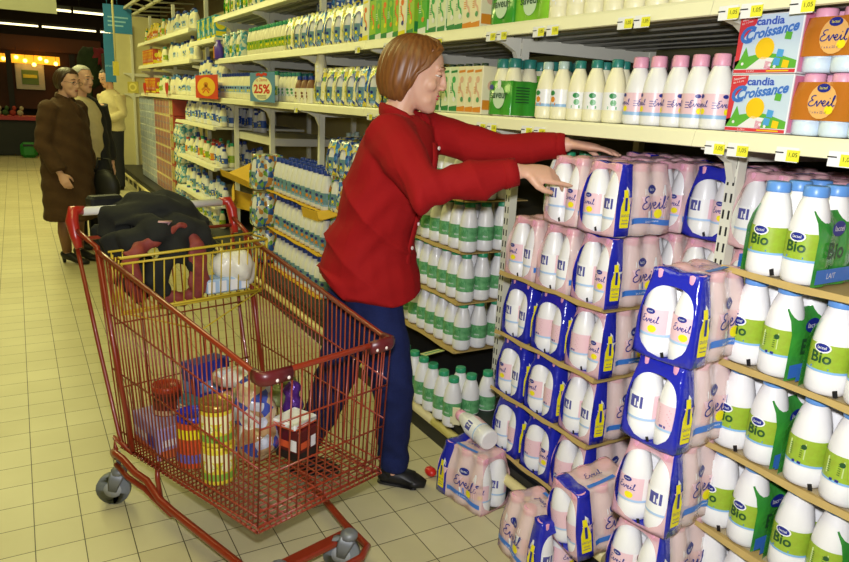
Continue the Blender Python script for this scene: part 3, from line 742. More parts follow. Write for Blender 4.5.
for k in range(2):
    for j in range(2):
        put(OP, (XS+.075, yo-.125-j*.285-k*.0, ZLsh+.003+k*.146), 0, f'orange-wrapped pack of small pink-capped bottles, {["lower","upper"][k]}, {["beside the white baby-milk boxes","cut by the picture edge"][j]}', 'orange-wrapped small bottle packs')
# white boxes of growing-up milk
def crois(h=.143, w=.0, d=.11):
    b = MB(); b.box((0, 0, h/2), (d, w, h), 0, bev=.002)
    f = lambda s, t: (-d/2-.0008, -s, t); f2 = lambda s, t: (-d/2-.0018, -s, t); f3 = lambda s, t: (-d/2-.0026, -s, t)
    W = w/2
    b.poly([(-W+.002, .03), (W-.002, .03), (W-.002, h-.003), (-W+.002, h-.003)], lambda s, t: (-d/2-.0004, -s, t), 8)
    b.poly([(-W+.002, .002), (W-.002, .002), (W-.002, .01), (-W+.002, .01)], f, 1)
    b.poly([(-W+.002, .01), (-W+.03, .01), (-W+.012, h*.75), (-W+.05, h*.75), (-W+.05, h-.003), (-W+.002, h-.003)][:1]+[(-W+.014, .03), (-W+.02, h*.62), (-W+.05, h*.86), (-W+.05, h-.003), (-W+.002, h-.003)], f, 1)
    b.poly([(-W+.002, .012), (W-.002, .012), (W-.002, .03), (W*.4, .045), (0, .05), (-W*.5, .043), (-W+.002, .03)], f, 2)
    b.poly([(-W*.55, .012), (W*.15, .012), (W*.3, .036), (-W*.1, .04)], f2, 0); b.disc((-W*.05, .06), .026, f2, 3, 20)
    b.poly([(-W*.8, .035), (-W*.5, .035), (-W*.65, .065)], f2, 2)
    for c, m in (((W*.38, .028), 4), ((W*.66, .022), 3), ((W*.12, .02), 6), ((W*.45, .048), 4), ((W*.62, .088), 2)):
        b.poly([(c[0]-.009, c[1]-.008), (c[0]+.008, c[1]-.01), (c[0]+.01, c[1]+.007), (c[0]-.007, c[1]+.01)], f2, m)
    for c in ((W*.2, .02), (W*.35, .016), (-W*.7, .024)): b.disc(c, .004, f3, 0, 8)
    b.text('candia', .026, lambda s, t: f2(s+.0, t+h*.87), 5, 0, 1.15, .03)
    b.text('Croissance', .034, lambda s, t: f2(s+.006, t+h*.7+s*.14), 7, .25, .92, .035)
    b.text('C', .056, lambda s, t: f3(s-W*.72, t+h*.645), 7, .25, 1, .03)
    b.text('Nouveau', .009, lambda s, t: f3(s-W+.026, t+h*.93+s*.2), 0); b.text('lait 1-3 ans', .007, lambda s, t: f3(s-W+.024, t+h*.87+s*.2), 0); b.text('6 x 50 cl', .006, lambda s, t: f3(s-W*.4, t+.006), 0); b.ribbon([(0.01, .006), (W*.8, .006)], .003, f3, 3)
    g = lambda s, t: (s, -W-.0008, t); b.poly([(-d/2+.004, .004), (d/2-.004, .004), (d/2-.004, h-.004), (-d/2+.004, h-.004)], g, 6)
    g2 = lambda s, t: (s, -W-.0018, t); b.poly([(-d*.3, h*.3), (d*.2, h*.3), (d*.3, h*.7), (-d*.1, h*.8)], g2, 5); b.disc((0, h*.25), .014, g2, 2); b.disc((.01, h*.75), .012, g2, 3)
    return b
y1_, y0_ = yat(727, XS, 1.46), yat(790, XS, 1.46)
b = crois(w=y1_-y0_-.004)
me = b.mesh('milk_box', [white, M('box_red', '#d23b44', .4), M('box_green', '#5fae3c', .4), M('box_sun', '#f2c51e', .4), M('box_sky', '#4f9fdc', .4), M('box_blue', '#3556b8', .4), M('box_pink', '#d67fa0', .4), M('box_letter_blue', '#3f74c6', .4), M('box_palesky', '#c6d8e8', .4)])
for k in range(2): link('milk_box', me, None, (XS+.055, (y0_+y1_)/2, ZLsh+.003+k*.1445), 0, f'white baby-milk box with red corner and yellow sun, {["lower","upper"][k]} of two', 'milk box', 'white baby-milk boxes')
Y = lambda p, x=XS+.035, z=1.46: yat(p, x, z)
z = ZLsh+.003
row('pink', [Y(p) for p in (635, 654, 674, 694, 715)], XS, z, 'on the shelf beside the baby-milk boxes', 2)
row('green', [Y(p) for p in (577, 594, 613)], XS, z, 'left of the pink caps', 1)
row('green', [Y(p) for p in (585, 604, 622)], XS+.075, z, 'close behind the teal front row', 2)
row('clear', [Y(p) for p in (546, 561)], XS, z, 'beside the green film pack', 1)
def face_saveur(b, w, d, H):
    f = lambda s, t: (-d/2-.0035, -s, t); f2 = lambda s, t: (-d/2-.005, -s, t)
    b.disc((0, H*.32), .038, f, 1, 20, .042); b.disc((0, H*.55), .012, f2, 4, 12, .018); b.disc((-.05, H*.5), .014, f2, 3, 12, .01)
    b.text('saveur', .042, lambda s, t: f2(s, t+H*.37), 2, 0, 1, .02)
    g = lambda s, t: (s, -w/2-.0035, t)
    for q in range(6): b.ribbon([(-d*.35, H*(.25+.05*q)), (d*.1, H*(.25+.05*q))], .004, g, 2)
savm = [M('film_saveur', '#5db82c', .25, .2, 18, coat=.4, col2='#2f9c3c'), M('bowl_pale', '#cfe6c8', .3), M('ink_darkgreen'), purple, whitelab]
SV = smallpack('film_bottle_pack', .215, .036, 2, 2, savm, tealcap, cream, face_saveur, .02, .62)
put(SV, (XS+.075, Y(506), z), 0, 'green film pack of teal-capped bottles on the shelf at face height', 'green film bottle packs')
SV2 = smallpack('film_bottle_pack', .215, .036, 2, 3, [M('film_limegreen', '#8ac93a', .25, .2, 18, coat=.4)]+savm[1:], tealcap, cream, face_saveur, .02, .75)
put(SV2, (XS+.26, Y(512), z), 0, 'lime film bottle pack behind the green film pack at face height', 'green film bottle packs')
put(SV, (XS+.075, yat(508, XS+.035, 1.76), ZU+.003), 0, 'green film pack of bottles on the shelf above the woman\'s face', 'green film bottle packs')
put(SV2, (XS+.09, yat(525, XS+.035, 1.76)-.05, ZU+.003), 0, 'lime film bottle pack on the upper shelf, beside the green one', 'green film bottle packs')
crow('greenwhite', [Y(p) for p in (433, 442, 452, 460)], XS, z, 'on the shelf in front of her face')
crow('cream', [Y(p) for p in (468, 476, 484)], XS, z, 'between green cartons and green film pack')
kp = 0
for p, s_ in ((392, 'bluepack'), (378, 'flower'), (366, 'bluepack'), (355, 'flower'), (344, 'flower'), (334, 'flower')):
    filmpack(s_, 'vlime', (XS+.12, Y(p), z), 0, f'{"blue and yellow" if s_ == "bluepack" else "yellow flower-printed"} film milk pack left of her hair, {ordw(kp)} from the hair', 'film milk packs behind her head', Y(p) < 4); kp += 1
bottle('plain', (XS+.02, Y(323), z+.13), 'large white milk bottle standing on the yellow packs left of her hair', None, True)
filmpack('flower', 'vlime', (XS+.12, Y(323), z-.0), 0, 'yellow flower-printed film milk pack under the single white bottle', 'film milk packs behind her head', False)
row('brown', [Y(p) for p in (300, 306, 312)], XS, z, 'right of the percent sign', 2, False)
row('green', span(276, 296, XS, 1.45, .072), XS, z, 'just right of the percent sign', 2, False)
row('lime', span(252, 275, XS, 1.45, .075), XS, z, 'behind the percent sign', 2, False)
row('sky', span(219, 251, XS, 1.45, .08), XS, z, 'left of the percent sign', 2, False)
# --- upper shelf
z = ZU+.003
Yu = lambda p: yat(p, XS+.035, 1.78)
row('plain', [Yu(560)-.088*i for i in range(12)], XS, z, 'on the top right shelf', 1)
crow('greenwhite', [Yu(p) for p in (439, 448, 458, 466)], XS, z, 'on the upper shelf beside the green film pack')
crow('cream', [Yu(p) for p in (474, 483)], XS, z, 'on the upper shelf touching the green film pack')
crow('juice', [Yu(p) for p in (377, 389, 401, 415)], XS, z, 'on the upper shelf over her hair')
crow('juicegreen', [Yu(p) for p in (383, 395, 427)], XS, z, 'on the upper shelf over her hair, darker green')
crow('yellowwhite', [Yu(p) for p in (371, 408)], XS, z, 'on the upper shelf over her hair, paler')
kp = 0
for p, s_ in ((362, 'bluepack'), (352, 'flower'), (342, 'flower'), (333, 'flower'), (324, 'bluepack'), (316, 'flower'), (308, 'bluepack'), (301, 'flower'), (293, 'flower')):
    filmpack(s_, 'vlime', (XS+.12, Yu(p), z), 0, f'{"blue and yellow" if s_ == "bluepack" else "yellow flower-printed"} film milk pack on the upper shelf, {ordw(kp)} left of the juice cartons', 'film milk packs on the upper shelf', False); kp += 1
for q, p in enumerate((326, 316, 307, 299)):
    filmpack('bluepack', 'royal', (XS+.3, Yu(p), z+.2), 0, f'royal-blue film milk pack stacked high at the back, {ordw(q)} from the right', 'stacked royal-blue film packs', False)
row('lime', span(246, 290, XS, 1.8, .072), XS, z, 'on the upper shelf above the percent sign', 3, False)
kp = 0
for p in (241, 234, 226):
    filmpack('tealpack', 'lime', (XS+.12, Yu(p), z), 0, f'teal-printed film milk pack above the percent sign, {ordw(kp)} from its green caps', 'teal-printed film packs', False); kp += 1
# --- topmost shelf (over the signs)
for q, yy in enumerate((4.6, 4.8, 5.0, 5.2, 5.4, 5.6, 5.78, 5.96, 6.14, 6.32)):
    filmpack(('greenpack', 'tealpack', 'flower')[q % 3], 'lime', (XS+.12, yy, ZT+.003), 0, f'{("green", "teal", "yellow")[q % 3]} film pack on the topmost shelf, {ordw(q)} from the right', 'film packs on the topmost shelf', False)
# --- bays seven to ten : several hundred bottles more
def far(kinds_, y0, y1, x, z, where, depth=1, step=.085):
    n = int((y1-y0)/step)
    for i in range(n):
        for d in range(depth):
            k = kinds_[int(rnd.random()*len(kinds_)+i//4) % len(kinds_)]
            farbottle(k, (x+K[k]['R']+d*.08, y0+(i+.5)*step, z+.003))
far(['sky', 'royal', 'plain'], 6.56, 7.58, XS, ZLsh, 'behind the round red sign')
far(['sky', 'plain'], 6.56, 7.55, XS, 1.53, 'above the round red sign', 1)
far(['royal', 'sky'], 6.56, 8.3, XS-.01, 1.13, 'on the tier just below the red sign', 2)
far(['royal', 'orange', 'lime', 'sky'], 6.56, 8.3, XS-.01, .755, 'on the middle tier below the red sign', 2)
far(['royal', 'vlime', 'sky'], 6.56, 8.3, XS-.01, .395, 'on the low tier below the red sign', 1)
far(['sky', 'lime'], 6.56, 8.2, XS-.05, .177, 'on the floor deck below the red sign', 1)
for q, yy in enumerate((6.75, 6.95, 7.15, 7.35)):
    crow('teal', [yy], XS, 1.918, f'high above the red sign, spot {["one","two","three","four"][q]}')
far(['plain', 'sky'], 7.64, 9.2, XS, ZLsh, 'between the hearts and the round sign')
far(['plain', 'lime', 'yellow'], 9.3, 9.95, XS, ZLsh, 'by the red hearts', 1, .1)
far(['sky', 'plain'], 7.64, 9.2, XS, 1.76, 'on the middle far shelf', 1)
far(['lime', 'yellow', 'plain'], 9.3, 10.0, XS, 1.76, 'on the middle far shelf beyond', 1, .1)
far(['plain', 'sky'], 7.64, 9.3, XS, 2.06, 'on the high far shelf', 1)
far(['yellow', 'lime', 'yellow'], 9.3, 10.95, XS, 2.06, 'on the high far shelf beyond', 1, .1)
crow('redorange', [10.0+.11*i for i in range(8)], XS, ZLsh+.003, 'at the far end of the shelf with hearts')
crow('redorange', [10.1+.11*i for i in range(8)], XS, 1.763, 'at the far end of the middle shelf')
# inner shelves of the half-empty bay
for z, w in ((1.1, 'upper'), (.735, 'middle')):
    n = 11
    for i in range(n):
        farbottle('royal', (1.93, 6.3+i*.088, z+.003))
    for i in range(6): farbottle('clear', (2.2, 4.6+.075*i, .99))
# tall blue-capped stack
for k, z in enumerate((.18, .465, .745)):
    for i in range(11):
        for d in range(3 if k == 2 else 1):
            bottle('big', (1.60+.044+d*.092, 4.02+i*.092, z+.004), f'tall blue-capped milk bottle by the open cardboard, {["bottom","middle","top"][k]} tier, {ordw(i)} from shirt'+('' if d == 0 else ', second row' if d == 1 else ', third row'), 'bottles of the tall stack', k == 2)
    tray(1.58, 1.98, 4.0, 5.05, z-.001, f'yellow cardboard tray in the tall stack, {["bottom","middle","top"][k]} tier', yellowcard)
for q, (y, z) in enumerate(((4.2, .76+.22), (3.95, .98), (3.78, .98), (3.6, .98), (3.9, .76), (3.72, .76), (3.55, .76), (3.9, .52), (3.72, .52), (3.9, .28), (3.72, .28))):
    filmpack('bluepack' if q < 4 else 'meadow', 'vlime', (1.9 if q == 0 else 1.75, y, z), 0, f'{"blue" if q < 4 else "meadow-printed"} film milk pack close behind the red shirt, {ordw(q)} counting down', 'film milk packs behind the shirt', False)
for k, z in enumerate((.185, .465, .745)):
    filmpack('meadow', 'vlime', (1.5+.12, 5.15, z), 0, f'meadow-printed film milk pack at the left corner of the tall stack, {["bottom","middle","top"][k]} one', 'film packs at the corner of the tall stack', False).scale = (1, 1.1, 1.2)
for k, z in enumerate((.185, .405, .63, .85)):
    for j, y in enumerate((8.42, 8.6)):
        filmpack('tealpack', 'sky', (XS+.08, y, z), 0, f'pale film milk pack between carton towers and bottle tiers, {["bottom","second","third","top"][k]} layer, {["near","far"][j]} one', 'pale film packs by the carton towers', False)
b, mats = FARB['x']; b.obj('milk_bottles', mats, None, kind='stuff', label='hundreds of small distant milk bottles on the tiers and shelves of the farther bays', cat='milk bottles')
# open cardboard pieces
for q, (p, sz, rx, ry, rz) in enumerate((((1.66, 5.62, .80), (.34, .5), .12, -.35, .2), ((1.6, 5.55, .58), (.3, .42), .2, .28, -.2), ((1.63, 3.9, .755), (.3, .2), .0, -.2, .1))):
    b = MB(); T = Matrix.Translation(p) @ Matrix.Rotation(rz, 4, 'Z') @ Matrix.Rotation(ry, 4, 'Y') @ Matrix.Rotation(rx, 4, 'X')
    b.box((0, 0, 0), (sz[0], sz[1], .005), 0, T); b.box((-sz[0]/2, 0, .03), (.005, sz[1], .06), 0, T @ Matrix.Rotation(.0, 4, 'Y'))
    b.obj('cardboard_piece', yellowcard, None, label=['yellow cardboard flap sloping over the half-empty bay', 'yellow cardboard flap lower in the half-empty bay', 'yellow cardboard corner jutting by the red shirt'][q], cat='cardboard')
# carton towers
tw = {}
b = MB()
def towermesh(c1, c2, c3, nm):
    b = MB(); b.box((0, 0, .097), (.24, .2, .19), 0, bev=.006)
    for q in range(4): b.box((-.1205, -.075+q*.05, .097), (.002, .034, .16), 1 if q % 2 else 2)
    b.box((-.121, 0, .1), (.002, .19, .02), 2)
    return b.mesh('carton_multipack', [c1, c2, c3])
TM = [towermesh(M('brick_white', '#c9d2dc', .35, coat=.5), M('brick_blue', '#7690bd', .35, coat=.5), M('brick_grey', '#dfe3e4', .35, coat=.5), 'a'), towermesh(M('brick_cream', '#e2cf9a', .35, coat=.5), M('brick_red', '#b94a3a', .35, coat=.5), M('brick_mauve', '#a58aa0', .35, coat=.5), 'b'),
      towermesh(M('brick_red'), M('brick_cream'), M('brick_olive', '#a5a04a', .4), 'c')]
for i in range(12):
    for k in range(6):
        y = 8.86+i*.215; m = 2 if i == 0 else 1 if i < 6 else 0
        link('carton_multipack', TM[m], None, (XS+.1, y, .179+k*.193), 0, f'{["blue and white","red-striped","red and yellow"][m]} carton multipack in the far towers, column {["one","two","three","four","five","six","seven","eight","nine","ten","eleven","twelve"][i]}, {ordw(k)} up', 'carton multipack', 'carton multipacks in the far towers')
# ------------------------------------------------------------------ signs hanging on the shelf edges
def sign(x, y, z, w, h, mats, draw, label, cat='sign', name='price_sign'):
    b = MB(); b.box((0, 0, 0), (.004, w, h), 0)
    draw(b, lambda s, t: (-.0028, -s, t), lambda s, t: (-.0036, -s, t), lambda s, t: (-.0044, -s, t))
    return b.obj(name, mats, None, loc=(x, y, z), label=label, cat=cat)
def d25(b, f, f2, f3):
    b.disc((0, -.01), .083, f, 1, 26); b.text('25%', .085, lambda s, t: f2(s, t-.015), 2, 0, .95, .03); b.text('le 2ème', .03, lambda s, t: f2(s, t+.05), 2); b.ribbon([(-.045, .085), (-.02, .092), (0, .08), (.02, .092), (.045, .085)], .02, f3, 2)
    for q in range(3): b.ribbon([(-.04, -.058-q*.009), (.04, -.058-q*.009)], .003, f2, 3)
def wpx(p0, p1, x, z): return yat(p0, x, z)-yat(p1, x, z), (yat(p0, x, z)+yat(p1, x, z))/2
w, yc = wpx(250.5, 275, 1.555, 1.49)
sign(1.553, yc, 1.487, .205, .205, [M('sign_blue', '#5b8fc0', .5), M('sign_cream', '#f3efc9', .5), M('sign_red', '#cf2f1c', .5), black], d25, 'square blue shelf sign with cream disc reading 25%').scale = (1, w/.205, 1)
def dred(b, f, f2, f3):
    b.disc((0, 0), .085, f, 1, 26); b.disc((0, .02), .022, f2, 2, 14); b.ribbon([(-.04, -.03), (-.02, -.015), (0, .01), (.02, -.015), (.04, -.03)], .02, f2, 2); b.ribbon([(-.03, -.055), (.0, -.02), (.03, -.055)], .012, f2, 3)
w, yc = wpx(196, 218, 1.555, 1.49)
sign(1.553, yc, 1.485, .21, .21, [M('sign_orange_red', '#d6401f', .5), M('sign_gold', '#f0bf2a', .5), M('sign_amber', '#cf7a1c', .5), M('sign_orange_red')], dred, 'square red shelf sign with round golden emblem').scale = (1, w/.21, 1)
w, yc = wpx(128, 138.5, 1.555, 1.47)
def dtan(b, f, f2, f3): b.disc((0, 0), .06, f, 1, 20); b.disc((0, 0), .035, f2, 0, 16)
sign(1.553, yc, 1.463, .16, .16, [M('sign_tan', '#b3a544', .6), M('sign_palegold', '#dccf72', .6)], dtan, 'small tan sign with pale ring at the far end').scale = (1, w/.16, 1)
w, yc = wpx(209, 218, 1.555, 1.8)
b = MB(); T = Matrix.Scale(w/.1, 4, (0, 1, 0)); b.lathe([(.036, 0), (.042, .01), (.042, .1), (.03, .13), (.02, .14), (.02, .165)], (0, 0, -.08), 16, 0)
b.box((-.041, 0, -.02), (.004, .02, .1), 1); b.obj('violet_bottle', [M('sign_violet', '#5b3fb4', .4), lb_org], None, loc=(1.60, yc+.0, 1.80+.0), label='violet bottle with orange top hung high at the shelf edge', cat='display bottle').scale = (1, 1.6, 1)
for q, p in enumerate((145, 167)):
    y = yat(p, 1.555, 1.45); b = MB(); P = []
    for i in range(24):
        a = 2*PI*i/24; P.append((.0085*16*math.sin(a)**3*.055*10*.9, .0085*(13*math.cos(a)-5*math.cos(2*a)-2*math.cos(3*a)-math.cos(4*a))*.55))
    n = len(P); vs = [(e, -p_[0]*1.1, p_[1]) for e in (-.003, .003) for p_ in P]
    b.add(vs, [tuple(range(n)), tuple(range(2*n-1, n-1, -1))]+[(i, n+i, n+(i+1) % n, (i+1) % n) for i in range(n)], 0)
    o = b.obj('heart_sign', M('heart_red', '#c62a20', .45), None, loc=(1.553, y, 1.46), label=['red heart shelf sign nearer the cream end wall', 'red heart shelf sign nearer the round golden sign'][q], cat='sign', group='red heart shelf signs'); o.scale = (1, 1.6 if q == 0 else 1.3, 1.25)
# ------------------------------------------------------------------ people
def frame(o, fdir, up=(0, 0, 1)):
    f = Vector(fdir).normalized(); u = Vector(up); l = u.cross(f).normalized(); u = f.cross(l)
    m = Matrix((f, l, u)).transposed().to_4x4(); m.translation = Vector(o); return m
def head_pieces(b, T, s=1., fem=True):
    rings = [(-.118, .062, .012, .012), (-.112, .058, .028, .026), (-.098, .046, .046, .038), (-.08, .03, .062, .047), (-.055, .014, .079, .055), (-.03, .004, .088, .061), (-.005, -.003, .093, .067), (.02, -.008, .097, .072), (.045, -.011, .099, .0735), (.07, -.013, .092, .069), (.09, -.013, .076, .057), (.105, -.013, .052, .04), (.114, -.013, .018, .014)]
    n = 20; vs = []
    for (z, c, a, w) in rings:
        for i in range(n):
            t = 2*PI*i/n; ct = math.cos(t); st = math.sin(t)
            vs.append((s*(c+a*ct*(1 if ct < 0 else .98)), s*w*st*(1-.10*max(0, ct)**2), s*z))
    fs = [(j*n+i, j*n+(i+1) % n, (j+1)*n+(i+1) % n, (j+1)*n+i) for j in range(len(rings)-1) for i in range(n)]+[tuple(range(n-1, -1, -1)), tuple(range((len(rings)-1)*n, len(rings)*n))]
    b.add(vs, fs, 0, True, T)
    q = lambda *p: tuple(s*v for v in p)
    b.tube([q(.083, 0, .03), q(.094, 0, .01), q(.102, 0, -.012), q(.1055, 0, -.023), q(.096, 0, -.031)], [.008*s, .008*s, .0088*s, .0092*s, .008*s], 8, 0, T)
    for e in (-1, 1):
        b.ell(q(.1, e*.011, -.028), q(.010, .0075, .0075), 0, T, 8, 6)
        b.tube([q(.085, e*.008, .032), q(.084, e*.028, .036), q(.074, e*.046, .03)], [.008*s]*3, 6, 0, T)
        b.ell(q(.056, e*.036, -.024), q(.026, .021, .026), 0, T, 12, 8)
        b.ell(q(-.008, e*.071, -.006), q(.017, .009, .029), 0, T, 10, 6)
        b.ell(q(.05, e*.026, -.075), q(.03, .02, .025), 0, T, 10, 6)
    b.ell(q(.084, 0, -.052), q(.011, .024, .0075), 0, T, 10, 6); b.ell(q(.082, 0, -.066), q(.011, .02, .008), 0, T, 10, 6)
    b.ell(q(.074, 0, -.098), q(.019, .022, .017), 0, T, 10, 6)
def face_parts(root, T, s=1., brow='#6b4326', lips='#b5545a', open_=1., glasses=False):
    q = lambda *p: tuple(s*v for v in p)
    b = MB()
    for e in (-1, 1):
        b.ell(q(.0755, e*.031, .0095), q(.0115, .0145, .0075*open_), 0, T, 12, 8)
        b.ell(q(.0845, e*.032, .009), q(.0035, .0058, .0058*open_), 1, T, 10, 6)
    b.obj('eyes', [M('eye_white', '#e9e2d8', .25), M('iris_brown', '#3a2a20', .2)], root)
    for e in (-1, 1):
        b = MB(); b.tube([q(.0895, e*.014, .0335), q(.089, e*.03, .0395), q(.076, e*.047, .033)], [.0022*s, .0032*s, .0018*s], 6, 0, T); b.obj('eyebrow', M('brow'+brow, brow, .7), root)
        b = MB(); b.ell(q(.0765, e*.031, .0165), q(.0125, .0155, .0075), 0, T, 12, 8)
        b.tube([q(.0865, e*.018, .0105), q(.0890, e*.031, .0115), q(.079, e*.045, .0095)], [.0012*s, .0018*s, .0012*s], 5, 1, T); b.obj('eyelid', [skin, M('lash_dark', '#2c1a12', .7)], root)
    b = MB(); b.ell(q(.0885, 0, -.0535), q(.0085, .0205, .0042), 0, T, 12, 6); b.ell(q(.0865, 0, -.0635), q(.0085, .018, .0052), 0, T, 12, 6)
    b.obj('lips', M('lips'+lips, lips, .45), root)
    if glasses:
        b = MB()
        for e in (-1, 1):
            b.tube([q(.1, e*.034+.019*math.cos(a), .005+.015*math.sin(a)) for a in [2*PI*i/14 for i in range(14)]], .0012*s, 5, 0, T, closed=True)
            b.tube([q(.098, e*.053, .008), q(0, e*.076, .01)], .0012*s, 5, 0, T)
        b.tube([q(.101, .015, .007), q(.104, 0, .01), q(.101, -.015, .007)], .0012*s, 5, 0, T); b.obj('glasses', M('wire_dark', '#2b2620', .3, metal=.6), root)
def hair_mesh(T, s, mat, bottom, thick=.014, open_lo=78, open_hi=40, fore=.06, puff=1., seed=1, name='hair', root=None, part=0):
    """a cap of hair: grid of azimuth by height with an opening for the face; strand ridges run downward"""
    rg = random.Random(seed); n, m = 96, 30; ph = [rg.uniform(0, 6.28) for _ in range(8)]
    def surf(az, v, off):
        # v 0 crown .. 1 tips
        side = abs(az)                       # 0 front
        bot = bottom(side)
        if side < math.radians(open_lo):
            k = side/math.radians(open_lo); edge = fore if side < math.radians(open_hi) else fore+(bot-fore)*((side-math.radians(open_hi))/math.radians(open_lo-open_hi))**1.2
            bot = max(bot, edge)
        ztop = .124*s*1.0
        ang = v*PI*.5
        z = ztop-(ztop-.0)*(1-math.cos(ang)) if False else None
        # radius profile
        zz = ztop+(bot*s-ztop)*v**1.15
        t = (zz/s+.005)/.129; rr = math.sqrt(max(0, 1-min(1, max(t, 0))**2.3)) if t > 0 else 1-.12*min(1, (-t)*.9)**2
        rr = max(rr, .02)
        strand = .0022*math.sin(az*26+ph[0]+2*math.sin(v*3+ph[1]))+.0016*math.sin(az*55+ph[2]+3*v)+.003*math.sin(az*7+ph[3])*v
        a = (.112*puff*rr+off+strand)*s; w = (.088*puff*rr+off+strand)*s
        flip = .0
        if v > .7: flip = -.026*((v-.7)/.3)**2*s
        x = -.014*s+(a+flip)*math.cos(az); y = (w+flip)*math.sin(az)
        return (x, y, zz+off*s*(1-v))
    vs = []; fs = []
    for off in (0, -thick):
        for j in range(m+1):
            for i in range(n+1): vs.append(surf(-PI+2*PI*i/n, j/m if j else .001, off))
    W = n+1; L1 = (m+1)*W
    for j in range(m):
        for i in range(n):
            fs.append((j*W+i, j*W+i+1, (j+1)*W+i+1, (j+1)*W+i)); fs.append((L1+j*W+i, L1+(j+1)*W+i, L1+(j+1)*W+i+1, L1+j*W+i+1))
    for i in range(n): fs.append((m*W+i, m*W+i+1, L1+m*W+i+1, L1+m*W+i))
    b = MB(); b.add(vs, fs, 0, True, T); return b.obj(name, mat, root)
def hairmat(name, c1, c2):
    m = M(name, c1, .42, col2=c2, scale=6); N = m.node_tree.nodes; L = m.node_tree.links
    nz = [x for x in N if x.type == 'TEX_NOISE'][0]; mp = N.new('ShaderNodeMapping'); mp.inputs['Scale'].default_value = (60, 60, 3)
    tc = [x for x in N if x.type == 'TEX_COORD'][0]; L.new(tc.outputs['Object'], mp.inputs['Vector']); L.new(mp.outputs['Vector'], nz.inputs['Vector']); nz.inputs['Scale'].default_value = 1.5
    return m
def hand_pieces(b, wrist, d, palmn, side, curl=.5, spread=.05, s=1., thumb_up=.5, point=False):
    """d: direction of the fingers, palmn: the way the palm faces, side: +1/-1 side of the thumb"""
    d = Vector(d).normalized(); pn = Vector(palmn); pn = (pn-d*pn.dot(d)).normalized(); lat = d.cross(pn)*side
    w = Vector(wrist); 
    b.tube([w-d*.03*s, w, w+d*.03*s, w+d*.06*s, w+d*.086*s], [(.024*s, .019*s), (.026*s, .017*s), (.036*s, .0165*s), (.041*s, .0155*s), (.039*s, .013*s)], 12, 0, None, lat)
    L = [(.072, .0085), (.08, .0088), (.074, .0085), (.058, .0075)]
    for i in range(4):
        o = .03-.0195*i; ln, r = L[i]; cl = curl*(1+.15*i)
        if point and i == 0: cl = curl*.12
        base = w+d*.084*s+lat*o*s; dirv = (d+lat*(o*spread*30*.1)).normalized()
        P = [base-d*.02*s, base]; a = 0; p = base
        for seg, fr in enumerate((.45, .3, .25)):
            a += cl*(.7, .9, .6)[seg]; dd = (dirv*math.cos(a)+pn*math.sin(a)).normalized(); p = p+dd*ln*fr*s; P.append(p)
        b.tube(P, [r*s*1.1, r*s*1.12, r*s, r*.92*s, r*.7*s], 8)
        b.ell(tuple(P[-1]), (r*.72*s,)*3, 0, None, 8, 6)
    tb = w+d*.022*s+lat*.026*s; t1 = tb+(d*.55+lat*.62+pn*.25)*.036*s*1.05; t2 = t1+(d*.85+lat*.25+pn*thumb_up)*.03*s; t3 = t2+(d*.95+lat*.0+pn*thumb_up*.9)*.022*s
    b.tube([tb-d*.01*s, tb, t1, t2, t3], [.013*s, .0145*s, .0115*s, .0102*s, .0075*s], 8); b.ell(tuple(t3), (.0078*s,)*3, 0, None, 8, 6)
def shoe_mesh(ank, toe, m, heel=0., w=.042, root=None, high=.07, name='shoe'):
    a = Vector((ank[0], ank[1], 0)); t = Vector((toe[0], toe[1], 0)); d = (t-a).normalized(); L = (t-a).length
    T = frame(a, d); b = MB()
    pts = [(-.055, .03+heel), (-.045, .034+heel), (-.02, .036+heel*.9), (.03, .034+heel*.55), (.08, .028+heel*.1), (L*.75, .025), (L*.95, .021), (L+.025, .016)]
    rad = [(.024, .026), (.033, .034), (.036, .037), (.037, .034), (.042, .027), (.046, .024), (.04, .02), (.02, .013)]
    b.tube([(p[0], 0, p[1]) for p in pts], rad, 14, 0, T, ref=(T.to_3x3() @ Vector((0, 1, 0)))) if False else b.tube([tuple(T @ Vector((p[0], 0, p[1]))) for p in pts], rad, 14, 0, None, ref=T.to_3x3() @ Vector((0, 1, 0)))
    if high: b.tube([tuple(T @ Vector((-.01, 0, .03+heel))), tuple(T @ Vector((-.008, 0, high)))], [(.036, .04), (.036, .04)], 12, 0, None, ref=T.to_3x3() @ Vector((0, 1, 0)))
    if heel: b.tube([tuple(T @ Vector((-.04, 0, .002))), tuple(T @ Vector((-.04, 0, .03+heel)))], [.012, .02], 8)
    else: b.tube([tuple(T @ Vector((p[0], 0, .008))) for p in pts[:-1]], [(r_[0]*1.02, .008) for r_ in rad[:-1]], 12, 1, None, ref=T.to_3x3() @ Vector((0, 1, 0)))
    for i in range(len(b.v)):
        x, y, z_ = b.v[i]; b.v[i] = (x, y, max(.001, z_))
    b.obj(name, [m, black], root)
